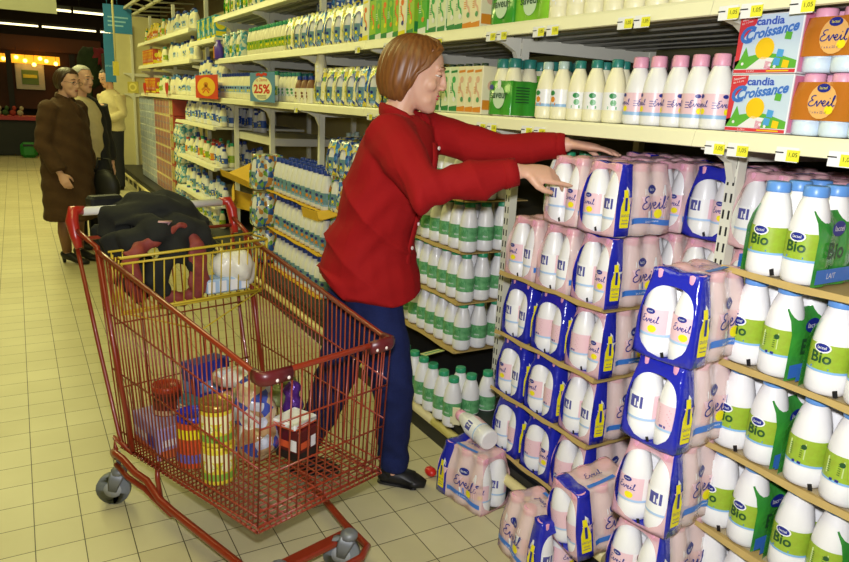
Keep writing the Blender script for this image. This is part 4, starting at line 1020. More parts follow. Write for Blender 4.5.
# --- the shopper in the red shirt
W_ = thing('person', 'woman with a chin-length auburn bob, red shirt and jeans, reaching to the shelf', 'person', (1.04, 2.16, 0))
class Root:  # children are built in world space, so undo the root's offset
    pass
def at_root(o, root): o.location = tuple(-c for c in root.location); return o
HT = frame((1.168, 2.098, 1.522), (.81, -.56, -.2))
lat = Vector((.83, .56, 0)).normalized(); fwd = Vector((.56, -.83, 0))
SN, SF = Vector((1.03, 2.01, 1.315)), Vector((1.255, 2.165, 1.33))
EN, WN = Vector((1.06, 1.80, 1.172)), Vector((1.318, 1.688, 1.24))
EF, WF = Vector((1.44, 1.965, 1.28)), Vector((1.597, 1.79, 1.318))
HN, KN, AN, TN = Vector((1.01, 2.10, .86)), Vector((1.10, 2.045, .45)), Vector((1.147, 2.10, .085)), Vector((1.225, 2.03, 0))
HF, KF, AF, TF = Vector((1.05, 2.22, .86)), Vector((.975, 2.25, .43)), Vector((.872, 2.325, .085)), Vector((.965, 2.26, 0))
bm_ = MB(); head_pieces(bm_, HT)
bm_.tube([(1.105, 2.125, 1.34), (1.115, 2.118, 1.39), (1.128, 2.112, 1.43), (1.14, 2.108, 1.47)], [.062, .05, .047, .05], 14)
bm_.tube([(1.04, 2.16, .80), (1.05, 2.14, 1.0), (1.10, 2.09, 1.2), (1.13, 2.09, 1.33), (1.12, 2.11, 1.37)], [(.15, .11), (.125, .095), (.15, .105), (.14, .08), (.06, .05)], 16, 0, None, lat)
for S_, E_, Wr in ((SN, EN, WN), (SF, EF, WF)): bm_.tube([S_, (S_+E_)/2, E_, (E_+Wr)/2, Wr], [.048, .042, .038, .034, .025], 12)
for a_, k_, n_ in ((HN, KN, AN), (HF, KF, AF)): bm_.tube([a_, (a_+k_)/2, k_, (k_+n_)/2, n_, n_-Vector((0, 0, .04))], [.085, .07, .052, .046, .034, .036], 12)
hand_pieces(bm_, WN+Vector((.012, -.005, 0)), (.93, -.33, -.1), (.25, .55, -.75), -1, .42, point=True, s=.98, thumb_up=.2)
hand_pieces(bm_, WF+Vector((.01, -.01, .0)), (.62, -.76, -.08), (0, 0, -1), 1, .12, s=.95)
me = remesh(bm_, .0048, 3, 'body', skin)
at_root(link('body', me, W_), W_)
def proot(fn, root):
    n0 = set(o.name for o in root.children); fn()
    for o in root.children:
        if o.name not in n0: at_root(o, root)
proot(lambda: face_parts(W_, HT, 1, '#7a4a28', '#b84f58', .55), W_)
hm = hairmat('hair_auburn', '#4a2410', '#9a632f')
def bob(side):
    d = math.degrees(side)
    return -.1+.004*math.cos(side*2)
proot(lambda: hair_mesh(HT, 1.0, hm, bob, .013, 93, 48, .074, 1.02, 3, 'hair', W_), W_)
b = MB()   # side-swept fringe and the lock before the ear
for i in range(7):
    t = i/6
    b.tube([tuple(HT @ Vector(p)) for p in ((.0, .03-.02*t, .121), (.05, -.0-.02*t, .113), (.07-.01*t, -.036-.012*t, .092), (.058-.018*t, -.06-.006*t, .064), (.04-.02*t, -.071-.004*t, .03), (.012-.01*t, -.079, -.0-.02*t), (.004-.012*t, -.079, -.045-.02*t))], [.006, .007, .006, .006, .0065, .006, .002], 6)
    b.tube([tuple(HT @ Vector(p)) for p in ((.0, .03+.01*t, .121), (.055-.01*t, .045+.01*t, .1), (.055-.02*t, .066+.004*t, .06), (.03-.01*t, .076, .0))], [.006, .008, .008, .003], 6)
at_root(b.obj('fringe', hm, W_), W_)
shirtm = M('shirt_red', '#930f12', .85, .14, 5, bump=.3, bscale=14, spec=.2)
b = MB()
b.tube([(1.05, 2.15, .745), (1.045, 2.155, .82), (1.045, 2.15, .95), (1.07, 2.12, 1.08), (1.10, 2.09, 1.2), (1.125, 2.085, 1.29), (1.132, 2.092, 1.342), (1.125, 2.105, 1.362)], [(.192, .185), (.192, .182), (.178, .15), (.172, .143), (.178, .142), (.172, .12), (.12, .08), (.066, .056)], 20, 0, None, lat)
b.tube([SN+Vector((.05, .03, .0)), SN, (SN+EN)/2, EN, (EN+WN)/2, WN-(WN-EN).normalized()*.03], [.078, .086, .08, .07, .062, .05], 14)
b.tube([SF-Vector((.06, .04, 0)), SF, (SF+EF)/2, EF, (EF+WF)/2, WF-(WF-EF).normalized()*.035], [.07, .074, .068, .06, .054, .046], 14)
me = remesh(b, .0075, 8, 'shirt', shirtm)
def folds(co):
    x, y, z = co[:, 0], co[:, 1], co[:, 2]; u = x*.87-y*.5
    d = .0045*np.sin(38*u+14*z+3*np.sin(9*z))+.003*np.sin(62*z-30*u+2*np.sin(20*u))
    tors = np.exp(-((z-1.0)/.16)**2); w1 = u*.8+z*.62; d = d*(.4+.6*tors)+.012*np.exp(-((z-1.05)/.2)**2)*(1-2*np.abs(np.sin(17*w1+.8*np.sin(7*z)))**.55)*np.clip((1.13-u*.9)/.2, .25, 1)
    el = np.exp(-(((x-1.06)**2+(y-1.8)**2+(z-1.17)**2)/.012)); d += el*.006*np.sin(90*u+40*z)
    return d
displace(me, folds)
# shirt tail: scoop the hem at the sides and hollow the underside
n = len(me.vertices); co = np.empty(n*3); me.vertices.foreach_get('co', co); co = co.reshape(-1, 3)
rel = co[:, :2]-np.array([1.03, 2.17]); latc = rel @ np.array([lat.x, lat.y]); frc = rel @ np.array([fwd.x, fwd.y]); low = co[:, 2] < .86
co[low, 2] += .028*np.clip(np.abs(latc[low])/.2, 0, 1)**2*np.clip((.86-co[low, 2])/.1, 0, 1)+.012*np.sin(latc[low]*22)*np.clip((.86-co[low, 2])/.1, 0, 1)+.095*np.clip((.86-co[low, 2])/.1, 0, 1)*np.clip((.03-frc[low])/.13, 0, 1)
me.vertices.foreach_set('co', co.ravel()); me.update()
sh = at_root(link('shirt', me, W_), W_)
def surf_front(z, off=.0):   # centre-front line of the shirt
    t = [( .80, .17), (.95, .157), (1.08, .148), (1.2, .146), (1.29, .125), (1.345, .085)]
    c = [(.80, (1.03, 2.17)), (.95, (1.045, 2.15)), (1.08, (1.07, 2.12)), (1.2, (1.10, 2.09)), (1.29, (1.125, 2.085)), (1.345, (1.132, 2.092))]
    def li(T_, z):
        for i in range(len(T_)-1):
            if z <= T_[i+1][0]:
                k = (z-T_[i][0])/(T_[i+1][0]-T_[i][0]); A, B = T_[i][1], T_[i+1][1]
                return tuple(a+(b_-a)*k for a, b_ in zip(A, B)) if isinstance(A, tuple) else A+(B-A)*k
        return T_[-1][1]
    cc = li(c, z); dd = li(t, z)
    return Vector((cc[0], cc[1], z))+fwd*(dd+off)
b = MB(); ps = [surf_front(.80+.05*i, -.001) for i in range(11)]
b.tube([tuple(p) for p in ps], [(.017, .006)]*11, 8, 0, None, lat); at_root(b.obj('placket', shirtm, W_), W_)

b = MB()
for z in (.86, .945, 1.03, 1.115, 1.2, 1.285):
    p = surf_front(z, .008); T = frame(p, fwd); b.lathe([(.0065, -.002), (.0065, .002), (.005, .003)], (0, 0, 0), 10, 0, T @ Matrix.Rotation(PI/2, 4, 'Y'))
at_root(b.obj('buttons', M('button_pearl', '#e8d9d4', .3), W_), W_)
b = MB()   # collar
for e in (-1, 1):
    P = [Vector((1.118, 2.115, 1.39))+lat*e*x_+fwd*y_+Vector((0, 0, z_)) for x_, y_, z_ in ((.0, -.064, .012), (.045, -.047, .012), (.068, -.0, .002), (.06, .045, -.02), (.03, .078, -.04))]
    b.tube([tuple(p) for p in P], [(.02, .005), (.021, .005), (.024, .005), (.028, .005), (.02, .004)], 8, 0, None, (0, 0, 1))
at_root(b.obj('collar', shirtm, W_), W_)
for E_, Wr, r0 in ((EN, WN, .047), (EF, WF, .043)):
    b = MB(); d = (Wr-E_).normalized(); b.tube([Wr-d*.055, Wr-d*.012], [r0, r0*.93], 16); b.obj('cuff', shirtm, W_).location = tuple(-c for c in W_.location)
jeans = M('denim', '#151b44', .9, .18, 14, bump=.3, bscale=200, col2='#1f2a5c', spec=.2)
b = MB()
b.tube([(1.035, 2.165, .93), (1.03, 2.165, .84), (1.03, 2.16, .78)], [(.125, .1), (.135, .105), (.12, .1)], 18, 0, None, lat)
for a_, k_, n_ in ((HN, KN, AN), (HF, KF, AF)): b.tube([a_, a_*.7+k_*.3, (a_+k_)/2, k_, (k_+n_)/2, n_+Vector((0, 0, .05)), n_-Vector((0, 0, .018))], [.095, .1, .094, .078, .067, .060, .060], 16)
me = remesh(b, .008, 5, 'jeans', jeans)
displace(me, lambda c: .003*np.sin(70*c[:, 2]+30*c[:, 0]+2*np.sin(22*c[:, 0]))*(np.exp(-((c[:, 2]-.43)/.07)**2)+np.exp(-((c[:, 2]-.12)/.07)**2)+.3)+.003*np.sin(25*c[:, 2]+40*c[:, 1]))
at_root(link('jeans', me, W_), W_)
shm = M('shoe_black', '#121216', .5)
def f_():
    shoe_mesh(AN, TN, shm, 0, .042, W_, .09); shoe_mesh(AF, TF, shm, 0, .042, W_, .09)
proot(f_, W_)
# --- customers further up the aisle, built standing and then turned
def customer(label, xy, h, ang, kind):
    root = thing('person', label, 'person', (xy[0], xy[1], 0), ang); s = h/1.7
    v = lambda x, y, z: (x*s, y*s, z*s)
    lean = .03
    HT = frame(v(.035+lean, 0, 1.585), (1, {'coat': -.15, 'open': .25, 'sweater': .1}[kind], -.12 if kind != 'sweater' else -.4))
    b = MB(); head_pieces(b, HT, s)
    b.tube([v(.0, 0, 1.38), v(.01, 0, 1.44), v(.03, 0, 1.52)], [.06*s, .052*s, .055*s], 12)
    b.tube([v(0, 0, .85), v(0, 0, 1.05), v(0, 0, 1.25), v(0, 0, 1.38), v(0, 0, 1.42)], [(.16*s, .11*s), (.15*s, .105*s), (.17*s, .11*s), (.15*s, .08*s), (.06*s, .05*s)], 14, 0, None, (0, 1, 0))
    arms = {'coat': [((0, -.19, 1.36), (-.03, -.25, 1.06), (.10, -.235, .82)), ((0, .19, 1.36), (-.02, .25, 1.08), (.05, .24, .8))],
            'open': [((0, -.19, 1.36), (-.03, -.25, 1.08), (.05, -.25, .8)), ((0, .19, 1.36), (-.03, .25, 1.08), (.06, .25, .8))],
            'sweater': [((0, -.19, 1.36), (-.05, -.24, 1.1), (.2, -.15, 1.02)), ((0, .19, 1.36), (.0, .25, 1.1), (.2, .12, 1.0))]}[kind]
    for (S_, E_, Wr) in arms:
        S_, E_, Wr = (Vector(v(*p)) for p in (S_, E_, Wr)); b.tube([S_, (S_+E_)/2, E_, (E_+Wr)/2, Wr], [.048*s, .043*s, .038*s, .034*s, .026*s], 10)
        hand_pieces(b, Wr, Wr-E_, (0, -S_.y, -.2), 1 if S_.y < 0 else -1, .5, s=s)
    for e in (-1, 1): b.tube([v(0, e*.09, .88), v(.005, e*.09, .5), v(-.02, e*.09, .28), v(-.01, e*.085, .09), v(-.01, e*.085, .05)], [.085*s, .055*s, .05*s, .034*s, .034*s], 10)
    at = link('body', remesh(b, .007, 2, 'body', skin if kind != 'coat' else skin), root)
    if kind == 'coat':
        face_parts(root, HT, s, '#4a3626', '#a3554e', .7, True)
        hair_mesh(HT, s, hairmat('hair_dark_curly', '#2a1c12', '#4e3622'), lambda sd: -.065 if math.degrees(sd) > 85 else -.03, .014, 88, 50, .075, 1.08, 5, 'hair', root)
        cm = M('coat_brown', '#4a3117', .95, .2, 12, bump=.3, bscale=60)
        b = MB(); b.tube([v(.0, 0, .40), v(0, 0, .7), v(0, 0, 1.0), v(0, 0, 1.25), v(0, 0, 1.38), v(.0, 0, 1.45)], [(.27*s, .21*s), (.255*s, .2*s), (.235*s, .185*s), (.23*s, .165*s), (.19*s, .12*s), (.08*s, .075*s)], 20, 0, None, (0, 1, 0))
        for (S_, E_, Wr) in arms:
            S_, E_, Wr = (Vector(v(*p)) for p in (S_, E_, Wr)); b.tube([S_*.85+Vector((0, 0, .2)), S_, (S_+E_)/2, E_, Wr-(Wr-E_)*.1], [.08*s, .085*s, .08*s, .076*s, .07*s], 12)
        me = remesh(b, .01, 6, 'coat', cm); displace(me, lambda c: .008*np.sin(c[:, 1]*28+3*np.sin(c[:, 2]*4))*np.clip((1.3-c[:, 2])/.8, 0, 1)+.004*np.sin(c[:, 2]*50+c[:, 1]*30)); link('coat', me, root)
        b = MB(); b.tube([v(.06, -.03, 1.44), v(.115, 0, 1.38), v(.13, 0, 1.3)], [(.03, .012)]*3, 8); b.tube([v(-.06, 0, 1.47), v(0, .075, 1.46), v(.075, .03, 1.42)], [(.03, .014)]*3, 8); b.tube([v(-.06, 0, 1.47), v(0, -.075, 1.46), v(.075, -.03, 1.42)], [(.03, .014)]*3, 8)
        b.obj('coat_collar', cm, root)
        hose = M('stocking', '#8a6248', .6)
        for e in (-1, 1):
            b = MB(); b.tube([v(.005, e*.09, .5), v(-.02, e*.09, .28), v(-.01, e*.085, .1)], [.06*s, .055*s, .038*s], 12); b.obj('stocking', hose, root)
            shoe_mesh(v(.0, e*.085, 0), v(.16, e*.075, 0), shm, .035, .04, root, 0, 'heeled_shoe')
        b = MB(); b.ell((.0, -.3, .62), (.11, .05, .14), 0, None, 14, 8); b.tube([v(.08, -.31, .7), v(.05, -.3, .85), v(.0, -.3, .9), v(-.06, -.31, .7)], .008, 6); 
    else:
        op = kind == 'open'
        face_parts(root, HT, s, '#8a8378' if op else '#241a14', '#9c5a50', .8, False)
        hair_mesh(HT, s, hairmat('hair_grey', '#8c8a84', '#b9b6ac') if op else hairmat('hair_black', '#16110d', '#2a1f18'), lambda sd: -.045 if math.degrees(sd) > 95 else .0, .01, 88, 50, .085, 1.0, 7, 'hair', root)
        sw = M('sweater_cream', '#cdbf92', .95, .08, 30, bump=.3, bscale=120)
        b = MB(); b.tube([v(.0, 0, .86), v(0.015, 0, 1.05), v(0.01, 0, 1.25), v(0, 0, 1.38), v(.0, 0, 1.43)], [(.2*s, .15*s), (.2*s, .16*s), (.2*s, .135*s), (.16*s, .1*s), (.065*s, .06*s)], 18, 0, None, (0, 1, 0))
        if not op:
            for (S_, E_, Wr) in arms:
                S_, E_, Wr = (Vector(v(*p)) for p in (S_, E_, Wr)); b.tube([S_, (S_+E_)/2, E_, Wr-(Wr-E_)*.1], [.075*s, .07*s, .065*s, .05*s], 12)
        me = remesh(b, .009, 5, 'sweater', sw); displace(me, lambda c: .005*np.sin(c[:, 2]*40+c[:, 1]*25)); link('sweater', me, root)
        if op:
            jk = M('jacket_black', '#15161c', .8, .1, 10, bump=.2)
            b = MB()
            for e in (-1, 1):
                b.tube([v(-.02, e*.13, .72), v(-.02, e*.135, .95), v(-.03, e*.13, 1.2), v(-.03, e*.1, 1.38), v(-.03, e*.05, 1.44)], [(.115*s, .17*s), (.115*s, .17*s), (.11*s, .15*s), (.09*s, .1*s), (.04*s, .05*s)], 16, 0, None, (0, 1, 0))
            for (S_, E_, Wr) in arms:
                S_, E_, Wr = (Vector(v(*p)) for p in (S_, E_, Wr)); b.tube([S_, (S_+E_)/2, E_, Wr-(Wr-E_)*.1], [.085*s, .08*s, .072*s, .06*s], 12)
            me = remesh(b, .01, 5, 'jacket', jk); displace(me, lambda c: .005*np.sin(c[:, 2]*30+c[:, 1]*20)); link('jacket', me, root)
        tr = M('trousers_dark', '#1a1b24', .9, .1, 10)
        b = MB(); b.tube([v(0, 0, .95), v(0, 0, .82)], [(.17*s, .13*s), (.17*s, .13*s)], 14, 0, None, (0, 1, 0))
        for e in (-1, 1): b.tube([v(0, e*.09, .9), v(.005, e*.09, .5), v(-.01, e*.088, .25), v(-.01, e*.085, .05)], [.1*s, .08*s, .07*s, .065*s], 12)
        link('trousers', remesh(b, .01, 4, 'trousers', tr), root)
        for e in (-1, 1): shoe_mesh(v(.0, e*.085, 0), v(.17, e*.09, 0), shm, 0, .042, root, .07)
    return root
customer('older woman with short dark hair in a long brown coat and black heels', (.335, 6.36), 1.56, math.radians(-40), 'coat')
hb = MB(); hb.ell((0, 0, 0), (.13, .06, .15), 0, None, 16, 10); hb.tube([(-.08, 0, .1), (-.05, 0, .24), (.05, 0, .24), (.08, 0, .1)], .01, 6)
hb.obj('handbag', M('bag_black', '#14130f', .5), None, loc=(.60, 6.34, .62), rz=-.6, label='black handbag held between the brown coat and the dark jacket', cat='handbag')
customer('grey-haired man in an open dark jacket over a cream sweater', (.50, 6.95), 1.60, math.radians(-62), 'open')
customer('dark-haired man in a white sweater, looking down, farther along the aisle', (1.19, 11.0), 1.68, math.radians(-150), 'sweater')
# ------------------------------------------------------------------ shopping trolley (local frame: x forward, y across to the shelf side, z up)
CO = Vector((.141, 2.662, 0)); CA = math.atan2(-.968, .251)
cart = thing('shopping_trolley', 'red wire supermarket trolley with white handle and yellow child seat', 'shopping trolley', tuple(CO), CA)
redp = M('trolley_red', '#862a12', .35, .08, 20, coat=.4); plasticred = M('corner_maroon', '#5c1a1e', .35, .08); zinc = M('zinc', '#7d8082', .5, metal=.35)
yelp = M('seat_yellow', '#cdb232', .4, .06)
TRL, TFL, TFR, TRR = Vector((.14, .02, .892)), Vector((1.105, .07, .73)), Vector((1.105, .512, .738)), Vector((.14, .585, .892))
BRL, BFL, BFR, BRR = Vector((.265, .025, .212)), Vector((1.10, .058, .298)), Vector((1.10, .49, .318)), Vector((.265, .555, .212))
lp = lambda a, b_, t: a+(b_-a)*t
b = MB()
b.tube([TRL, TFL-Vector((.02, 0, 0)), TFL+Vector((0, .03, 0)), TFR-Vector((0, .03, 0)), TFR-Vector((.02, 0, 0)), TRR], .0085, 8)
b.obj('basket_rim', redp, cart)
b = MB()
r0 = .0026
def side(A0, A1, B0, B1, n, k):
    for i in range(n+1):
        t = i/n; b.tube([lp(A0, A1, t), lp(B0, B1, t)], r0, 5)
    for j in k: b.tube([lp(A0, B0, j), lp(A1, B1, j)], r0*1.15, 5)
side(TRL, TFL, BRL, BFL, 36, (.0, .3, .6, .93, 1)); side(TRR, TFR, BRR, BFR, 36, (.0, .3, .6, .93, 1)); side(TFL, TFR, BFL, BFR, 14, (.34, .66, .9, 1.0))
b.obj('basket_wires', redp, cart)
b = MB()
for i in range(16): b.tube([lp(BRL, BRR, i/15), lp(BFL, BFR, i/15)], r0, 5)
for i in range(34): b.tube([lp(BRL, BFL, i/33)-Vector((0, 0, .004)), lp(BRR, BFR, i/33)-Vector((0, 0, .004))], r0, 5)
b.tube([BFL-Vector((0, 0, .018)), BFR-Vector((0, 0, .018))], .004, 6); b.tube([BRL-Vector((0, 0, .006)), BFL-Vector((0, 0, .018))], .004, 6); b.tube([BRR-Vector((0, 0, .006)), BFR-Vector((0, 0, .018))], .004, 6)
for i in range(26): 
    t = i/25; p = lp(BFL, BFR, t); b.tube([p, p+Vector((.01, 0, -.012)), p-Vector((0, 0, .02))], r0*.9, 4)
for i in range(34):
    p = lp(BRL, BFL, i/33); b.tube([p, p+Vector((0, -.008, -.01)), p-Vector((0, 0, .016))], r0*.9, 4)
b.obj('basket_floor', redp, cart)
b = MB()     # hinged rear gate
G0, G1, G2, G3 = Vector((.17, .05, .86)), Vector((.17, .555, .86)), Vector((.272, .04, .225)), Vector((.272, .54, .225))
side(G0, G1, G2, G3, 16, (0, .35, .7, 1)); b.obj('rear_gate', redp, cart)
# handle
HL, HR = Vector((0, .0, 1.0)), Vector((0, .60, 1.0))
b = MB(); b.tube([HL+Vector((0, .035, 0)), HR-Vector((0, .035, 0))], .0155, 12); b.obj('handle', M('handle_white', '#e9e6e0', .3), cart)
for e, p, q, bot in ((1, HL, TRL, BRL), (-1, HR, TRR, BRR)):
    b = MB()
    b.tube([p+Vector((-.004, e*.04, .002)), p+Vector((0, e*.005, .004)), p+Vector((.012, -e*.006, -.03)), p+Vector((.03, -e*.004, -.08)), p+Vector((.045, 0, -.12))], [.0165, .021, .022, .018, .013], 10)
    b.obj('handle_bracket', M('bracket_red', '#b02a1e', .3, coat=.4), cart)
    b = MB(); b.tube([p+Vector((.0, -e*.004, -.03)), lp(p, bot, .55)+Vector((-.028, 0, 0)), bot+Vector((-.03, 0, .03)), bot+Vector((0, 0, -.004)), bot+Vector((.08, 0, .0))], .0075, 8); b.obj('upright', redp, cart)
    b = MB(); b.tube([p+Vector((.03, 0, -.06)), q+Vector((.02, 0, .01)), lp(q, bot, .5)+Vector((.05, 0, 0)), bot+Vector((.09, 0, .01))], .0095, 8); b.obj('upright', redp, cart)
b = MB(); b.tube([HL+Vector((.035, .0, -.09)), HR+Vector((.035, 0, -.09))], .007, 8); b.obj('cross_bar', redp, cart)
for e, p in ((1, TFL), (-1, TFR)):
    b = MB(); P = [p+Vector((-.035, 0, -.006)), p+Vector((.0, -e*.002, -.006)), p+Vector((.008, e*.012, -.006)), p+Vector((.008, e*.085, -.006))]
    b.tube(P, [(.021, .013)]*4, 10, 0, None, (0, 0, 1))
    for yy in (.035, .07): b.ell(tuple(p+Vector((.0205, e*yy, -.012))), (.003, .005, .005), 1, None, 8, 6)
    b.obj('corner_bumper', [plasticred, M('rivet_white', '#e6d8d2', .3)], cart)
# undercarriage
b = MB()
b.tube([(.262, .0, .17), (.275, -.012, .2), (.30, -.014, .203), (.35, -.01, .205), (.41, .008, .17), (.47, .02, .165), (.54, .03, .125), (.60, .045, .105), (1.0, .085, .09), (1.12, .09, .09), (1.165, .13, .09), (1.165, .37, .09), (1.135, .42, .09), (1.0, .44, .09), (.6, .52, .1), (.54, .53, .125), (.47, .54, .165), (.35, .57, .2), (.28, .575, .2)], .0125, 8)
b.tube([(.29, -.012, .16), (.36, .0, .135), (.45, .02, .125), (.54, .035, .1), (.60, .045, .09)], .0095, 8); b.tube([(.29, .575, .16), (.45, .54, .125), (.60, .52, .09)], .0095, 8)
b.tube([(.265, .0, .2), (.2, .02, .215), (.30, .025, .214)], .009, 8); b.tube([(.28, .57, .2), (.30, .55, .214)], .009, 8)
b.tube([(.50, .045, .235), (.52, .035, .19), (.53, .04, .11)], .008, 8); b.tube([(.50, .53, .235), (.53, .53, .11)], .008, 8)
b.obj('chassis', redp, cart)
b = MB(); b.box((1.055, .26, .098), (.045, .34, .02), 0, bev=.005); b.obj('front_plate', redp, cart)
def caster(x, y, ang, zt):
    c = link('caster', None, cart, (x, y, 0), ang)
    b = MB(); b.tube([(-.012, -.013, .06), (-.012, -.013, .06), (-.012, .013, .06)], .057, 20); b.m = [0]*len(b.m); 
    b.tube([(-.012, -.0145, .06), (-.012, .0145, .06)], .03, 16, 1); b.obj('wheel', [M('rubber_grey', '#7a7f82', .6), M('hub_grey', '#a9adb0', .4)], c)
    b = MB()
    for e in (-1, 1): b.tube([(-.012, e*.0185, .055), (-.004, e*.0185, .09), (.008, e*.018, .122)], [(.014, .002), (.022, .002), (.026, .002)], 8, 0, None, (1, 0, 0))
    b.lathe([(.025, .118), (.027, .122), (.027, .132), (.018, .14), (.012, .142)], (.01, 0, 0), 14); b.lathe([(.009, .14), (.009, zt)], (.01, 0, 0), 10)
    b.obj('fork', zinc, c)
caster(.277, -.008, .9, .2); caster(.285, .572, .4, .2); caster(1.085, .375, .7, .115); caster(1.075, .13, .5, .12)
# folded-out child seat
b = MB(); ys = [.045+.535*i/15 for i in range(16)]
fr = lambda y: (Vector((.30, y, .872)), Vector((.285, y, .70)))
for y in ys: b.tube([fr(y)[0], fr(y)[1]], .0026, 5)
b.tube([(.29, .04, .888), (.302, .04, .888), (.302, .59, .898), (.20, .59, .898)], .005, 6); b.tube([(.30, .04, .868), (.30, .585, .872)], .004, 6); b.tube([(.285, .04, .70), (.285, .575, .70)], .005, 6); b.tube([(.28, .04, .69), (.28, .575, .69)], .0035, 6)
for i in range(15):
    y = .05+.515*i/14; b.tube([(.285, y, .70), (.195, y, .715)], .0026, 5)
b.tube([(.20, .04, .89), (.20, .59, .905)], .004, 6)
for i in range(15): y = .05+.52*i/14; b.tube([(.2, y, .89), (.195, y, .715)], .0024, 5)
b.tube([(.302, .59, .898), (.29, .575, .70), (.195, .57, .715)], .005, 6)
for q in range(4): b.tube([lp(Vector((.30, .045, .872)), Vector((.2, .045, .89)), q/4), lp(Vector((.285, .04, .7)), Vector((.195, .04, .715)), q/4)], .0026, 5)
for q in range(4): b.tube([lp(Vector((.30, .585, .872)), Vector((.2, .585, .89)), q/4), lp(Vector((.285, .575, .7)), Vector((.195, .57, .715)), q/4)], .0026, 5)
b.tube([(.29, .04, .7), (.33, .3, .6), (.29, .57, .7)], .003, 6)
b.obj('child_seat', yelp, cart)
Tc = Matrix.Translation(CO) @ Matrix.Rotation(CA, 4, 'Z')
def C(a, y, z): return tuple(Tc @ Vector((a, y, z)))
def fz(a): return .214+(a-.265)*.105+.006
def lump(name, ells, mats, label, cat, vox=.008, sm=6, disp=None, root=None):
    b = MB()
    for c, r in ells: b.ell(C(*c), r, 0, None, 16, 10)
    me = remesh(b, vox, sm, name, mats)
    if disp: displace(me, disp)
    return link(name, me, root, None, 0, label, cat)
# jacket thrown over the handle and seat
jm = M('jacket_olive_black', '#1a1b16', .9, .25, 9, bump=.35, bscale=26)
b = MB()
b.tube([C(.03, .10, .90), C(.03, .13, .965), C(.05, .20, 1.005), C(.07, .29, 1.02), C(.09, .35, .985), C(.11, .385, .92), C(.14, .39, .85)], [(.06, .04), (.085, .05), (.105, .05), (.11, .05), (.10, .05), (.08, .045), (.045, .03)], 14, 0, None, (.25, -.97, 0))
b.tube([C(.17, .10, .91), C(.21, .17, .935), C(.2, .27, .945), C(.2, .35, .92), C(.2, .40, .86)], [.035, .05, .06, .06, .04], 14)
b.tube([C(.12, .11, .93), C(.17, .13, .80), C(.235, .16, .73)], [(.07, .04), (.07, .04), (.05, .03)], 12)
b.tube([C(.2, .33, .93), C(.235, .24, .87), C(.24, .17, .78), C(.24, .2, .73)], [.045, .04, .04, .03], 12); b.tube([C(-.03, .14, .95), C(-.055, .2, .8), C(-.05, .27, .72)], [(.07, .03)]*3, 12)
b.tube([C(.0, .12, .97), C(.06, .22, 1.035), C(.12, .33, 1.01), C(.17, .40, .93)], [.018, .024, .024, .015], 8); b.tube([C(.1, .1, .96), C(.19, .2, .99), C(.245, .26, .93), C(.255, .27, .83)], [.014, .02, .022, .016], 8); b.tube([C(.12, .42, .95), C(.2, .39, .96), C(.25, .33, .9), C(.262, .30, .8)], [.014, .018, .018, .012], 8)
me = remesh(b, .008, 5, 'jacket', jm)
displace(me, lambda c: .008*np.sin(44*c[:, 0]+32*c[:, 2]+3*np.sin(17*c[:, 1]))+.005*np.sin(70*c[:, 1]+45*c[:, 0]+2*np.sin(30*c[:, 2])))
J = link('jacket', me, None, None, 0, 'crumpled dark jacket thrown over the trolley handle and seat', 'jacket')
b = MB(); b.tube([C(.225, .17, .965), C(.245, .20, .985), C(.25, .24, .985), C(.25, .215, .965), C(.24, .175, .95)], .006, 6); b.obj('lining_loop', M('loop_rose', '#c79a9a', .6), J)
scm = M('scarf_plum', '#7a1f3f', .7, .3, 22, bump=.3, col2='#a34a2e')
b = MB()
b.tube([C(.215, .315, .965), C(.262, .325, .90), C(.264, .33, .83), C(.258, .335, .76), C(.25, .34, .71)], [(.022, .014), (.03, .014), (.038, .015), (.045, .016), (.035, .02)], 12, 0, None, (.968, .25, 0))
b.tube([C(.235, .315, .955), C(.245, .27, .97), C(.24, .22, .94), C(.245, .13, .90), C(.255, .085, .87)], [(.014, .01), (.014, .012), (.014, .012), (.026, .018), (.032, .02)], 12)
b.tube([C(.255, .09, .87), C(.25, .10, .78), C(.245, .13, .72)], [.03, .03, .02], 10); b.tube([C(.25, .2, .71), C(.24, .27, .70), C(.245, .34, .715)], [(.03, .022)]*3, 10)
me = remesh(b, .006, 3, 'scarf', scm); displace(me, lambda c: .004*np.sin(90*c[:, 0]+60*c[:, 2])+.003*np.sin(120*c[:, 1]))
link('scarf', me, None, None, 0, 'plum patterned scarf hanging out of the dark jacket into the child seat', 'scarf')
b = MB(); T = Tc @ Matrix.Translation((-.05, .13, 1.025)) @ Matrix.Rotation(.1, 4, 'Z'); b.box((0, 0, 0), (.06, .12, .04), 0, T, .01)
b.obj('black_pouch', M('pouch_black', '#101012', .5), None, label='small black pouch sitting behind the white trolley handle', cat='pouch')
lump('plastic_bag', [((.235, .50, .79), (.06, .07, .07)), ((.23, .45, .80), (.05, .05, .055)), ((.24, .545, .765), (.03, .03, .05))], M('bag_white', '#e6e2d2', .35, .06, 20, bump=.4, bscale=30, coat=.3), 'bulging white plastic bag in the yellow child seat', 'plastic bag', .006, 3, lambda c: .003*np.sin(80*c[:, 0]+60*c[:, 2]))
b = MB(); b.box((0, 0, .02), (.08, .17, .055), 0, Tc @ Matrix.Translation((.24, .44, .715)), .006)
for q in range(4): b.box((.0405, -.07+q*.045, .02), (.001, .028, .04), 1, Tc @ Matrix.Translation((.24, .44, .715)))
b.obj('wipes_packet', [M('packet_paleblue', '#a9c4e2', .4), whitelab], None, label='pale blue and white packet under the white bag in the child seat', cat='packet')
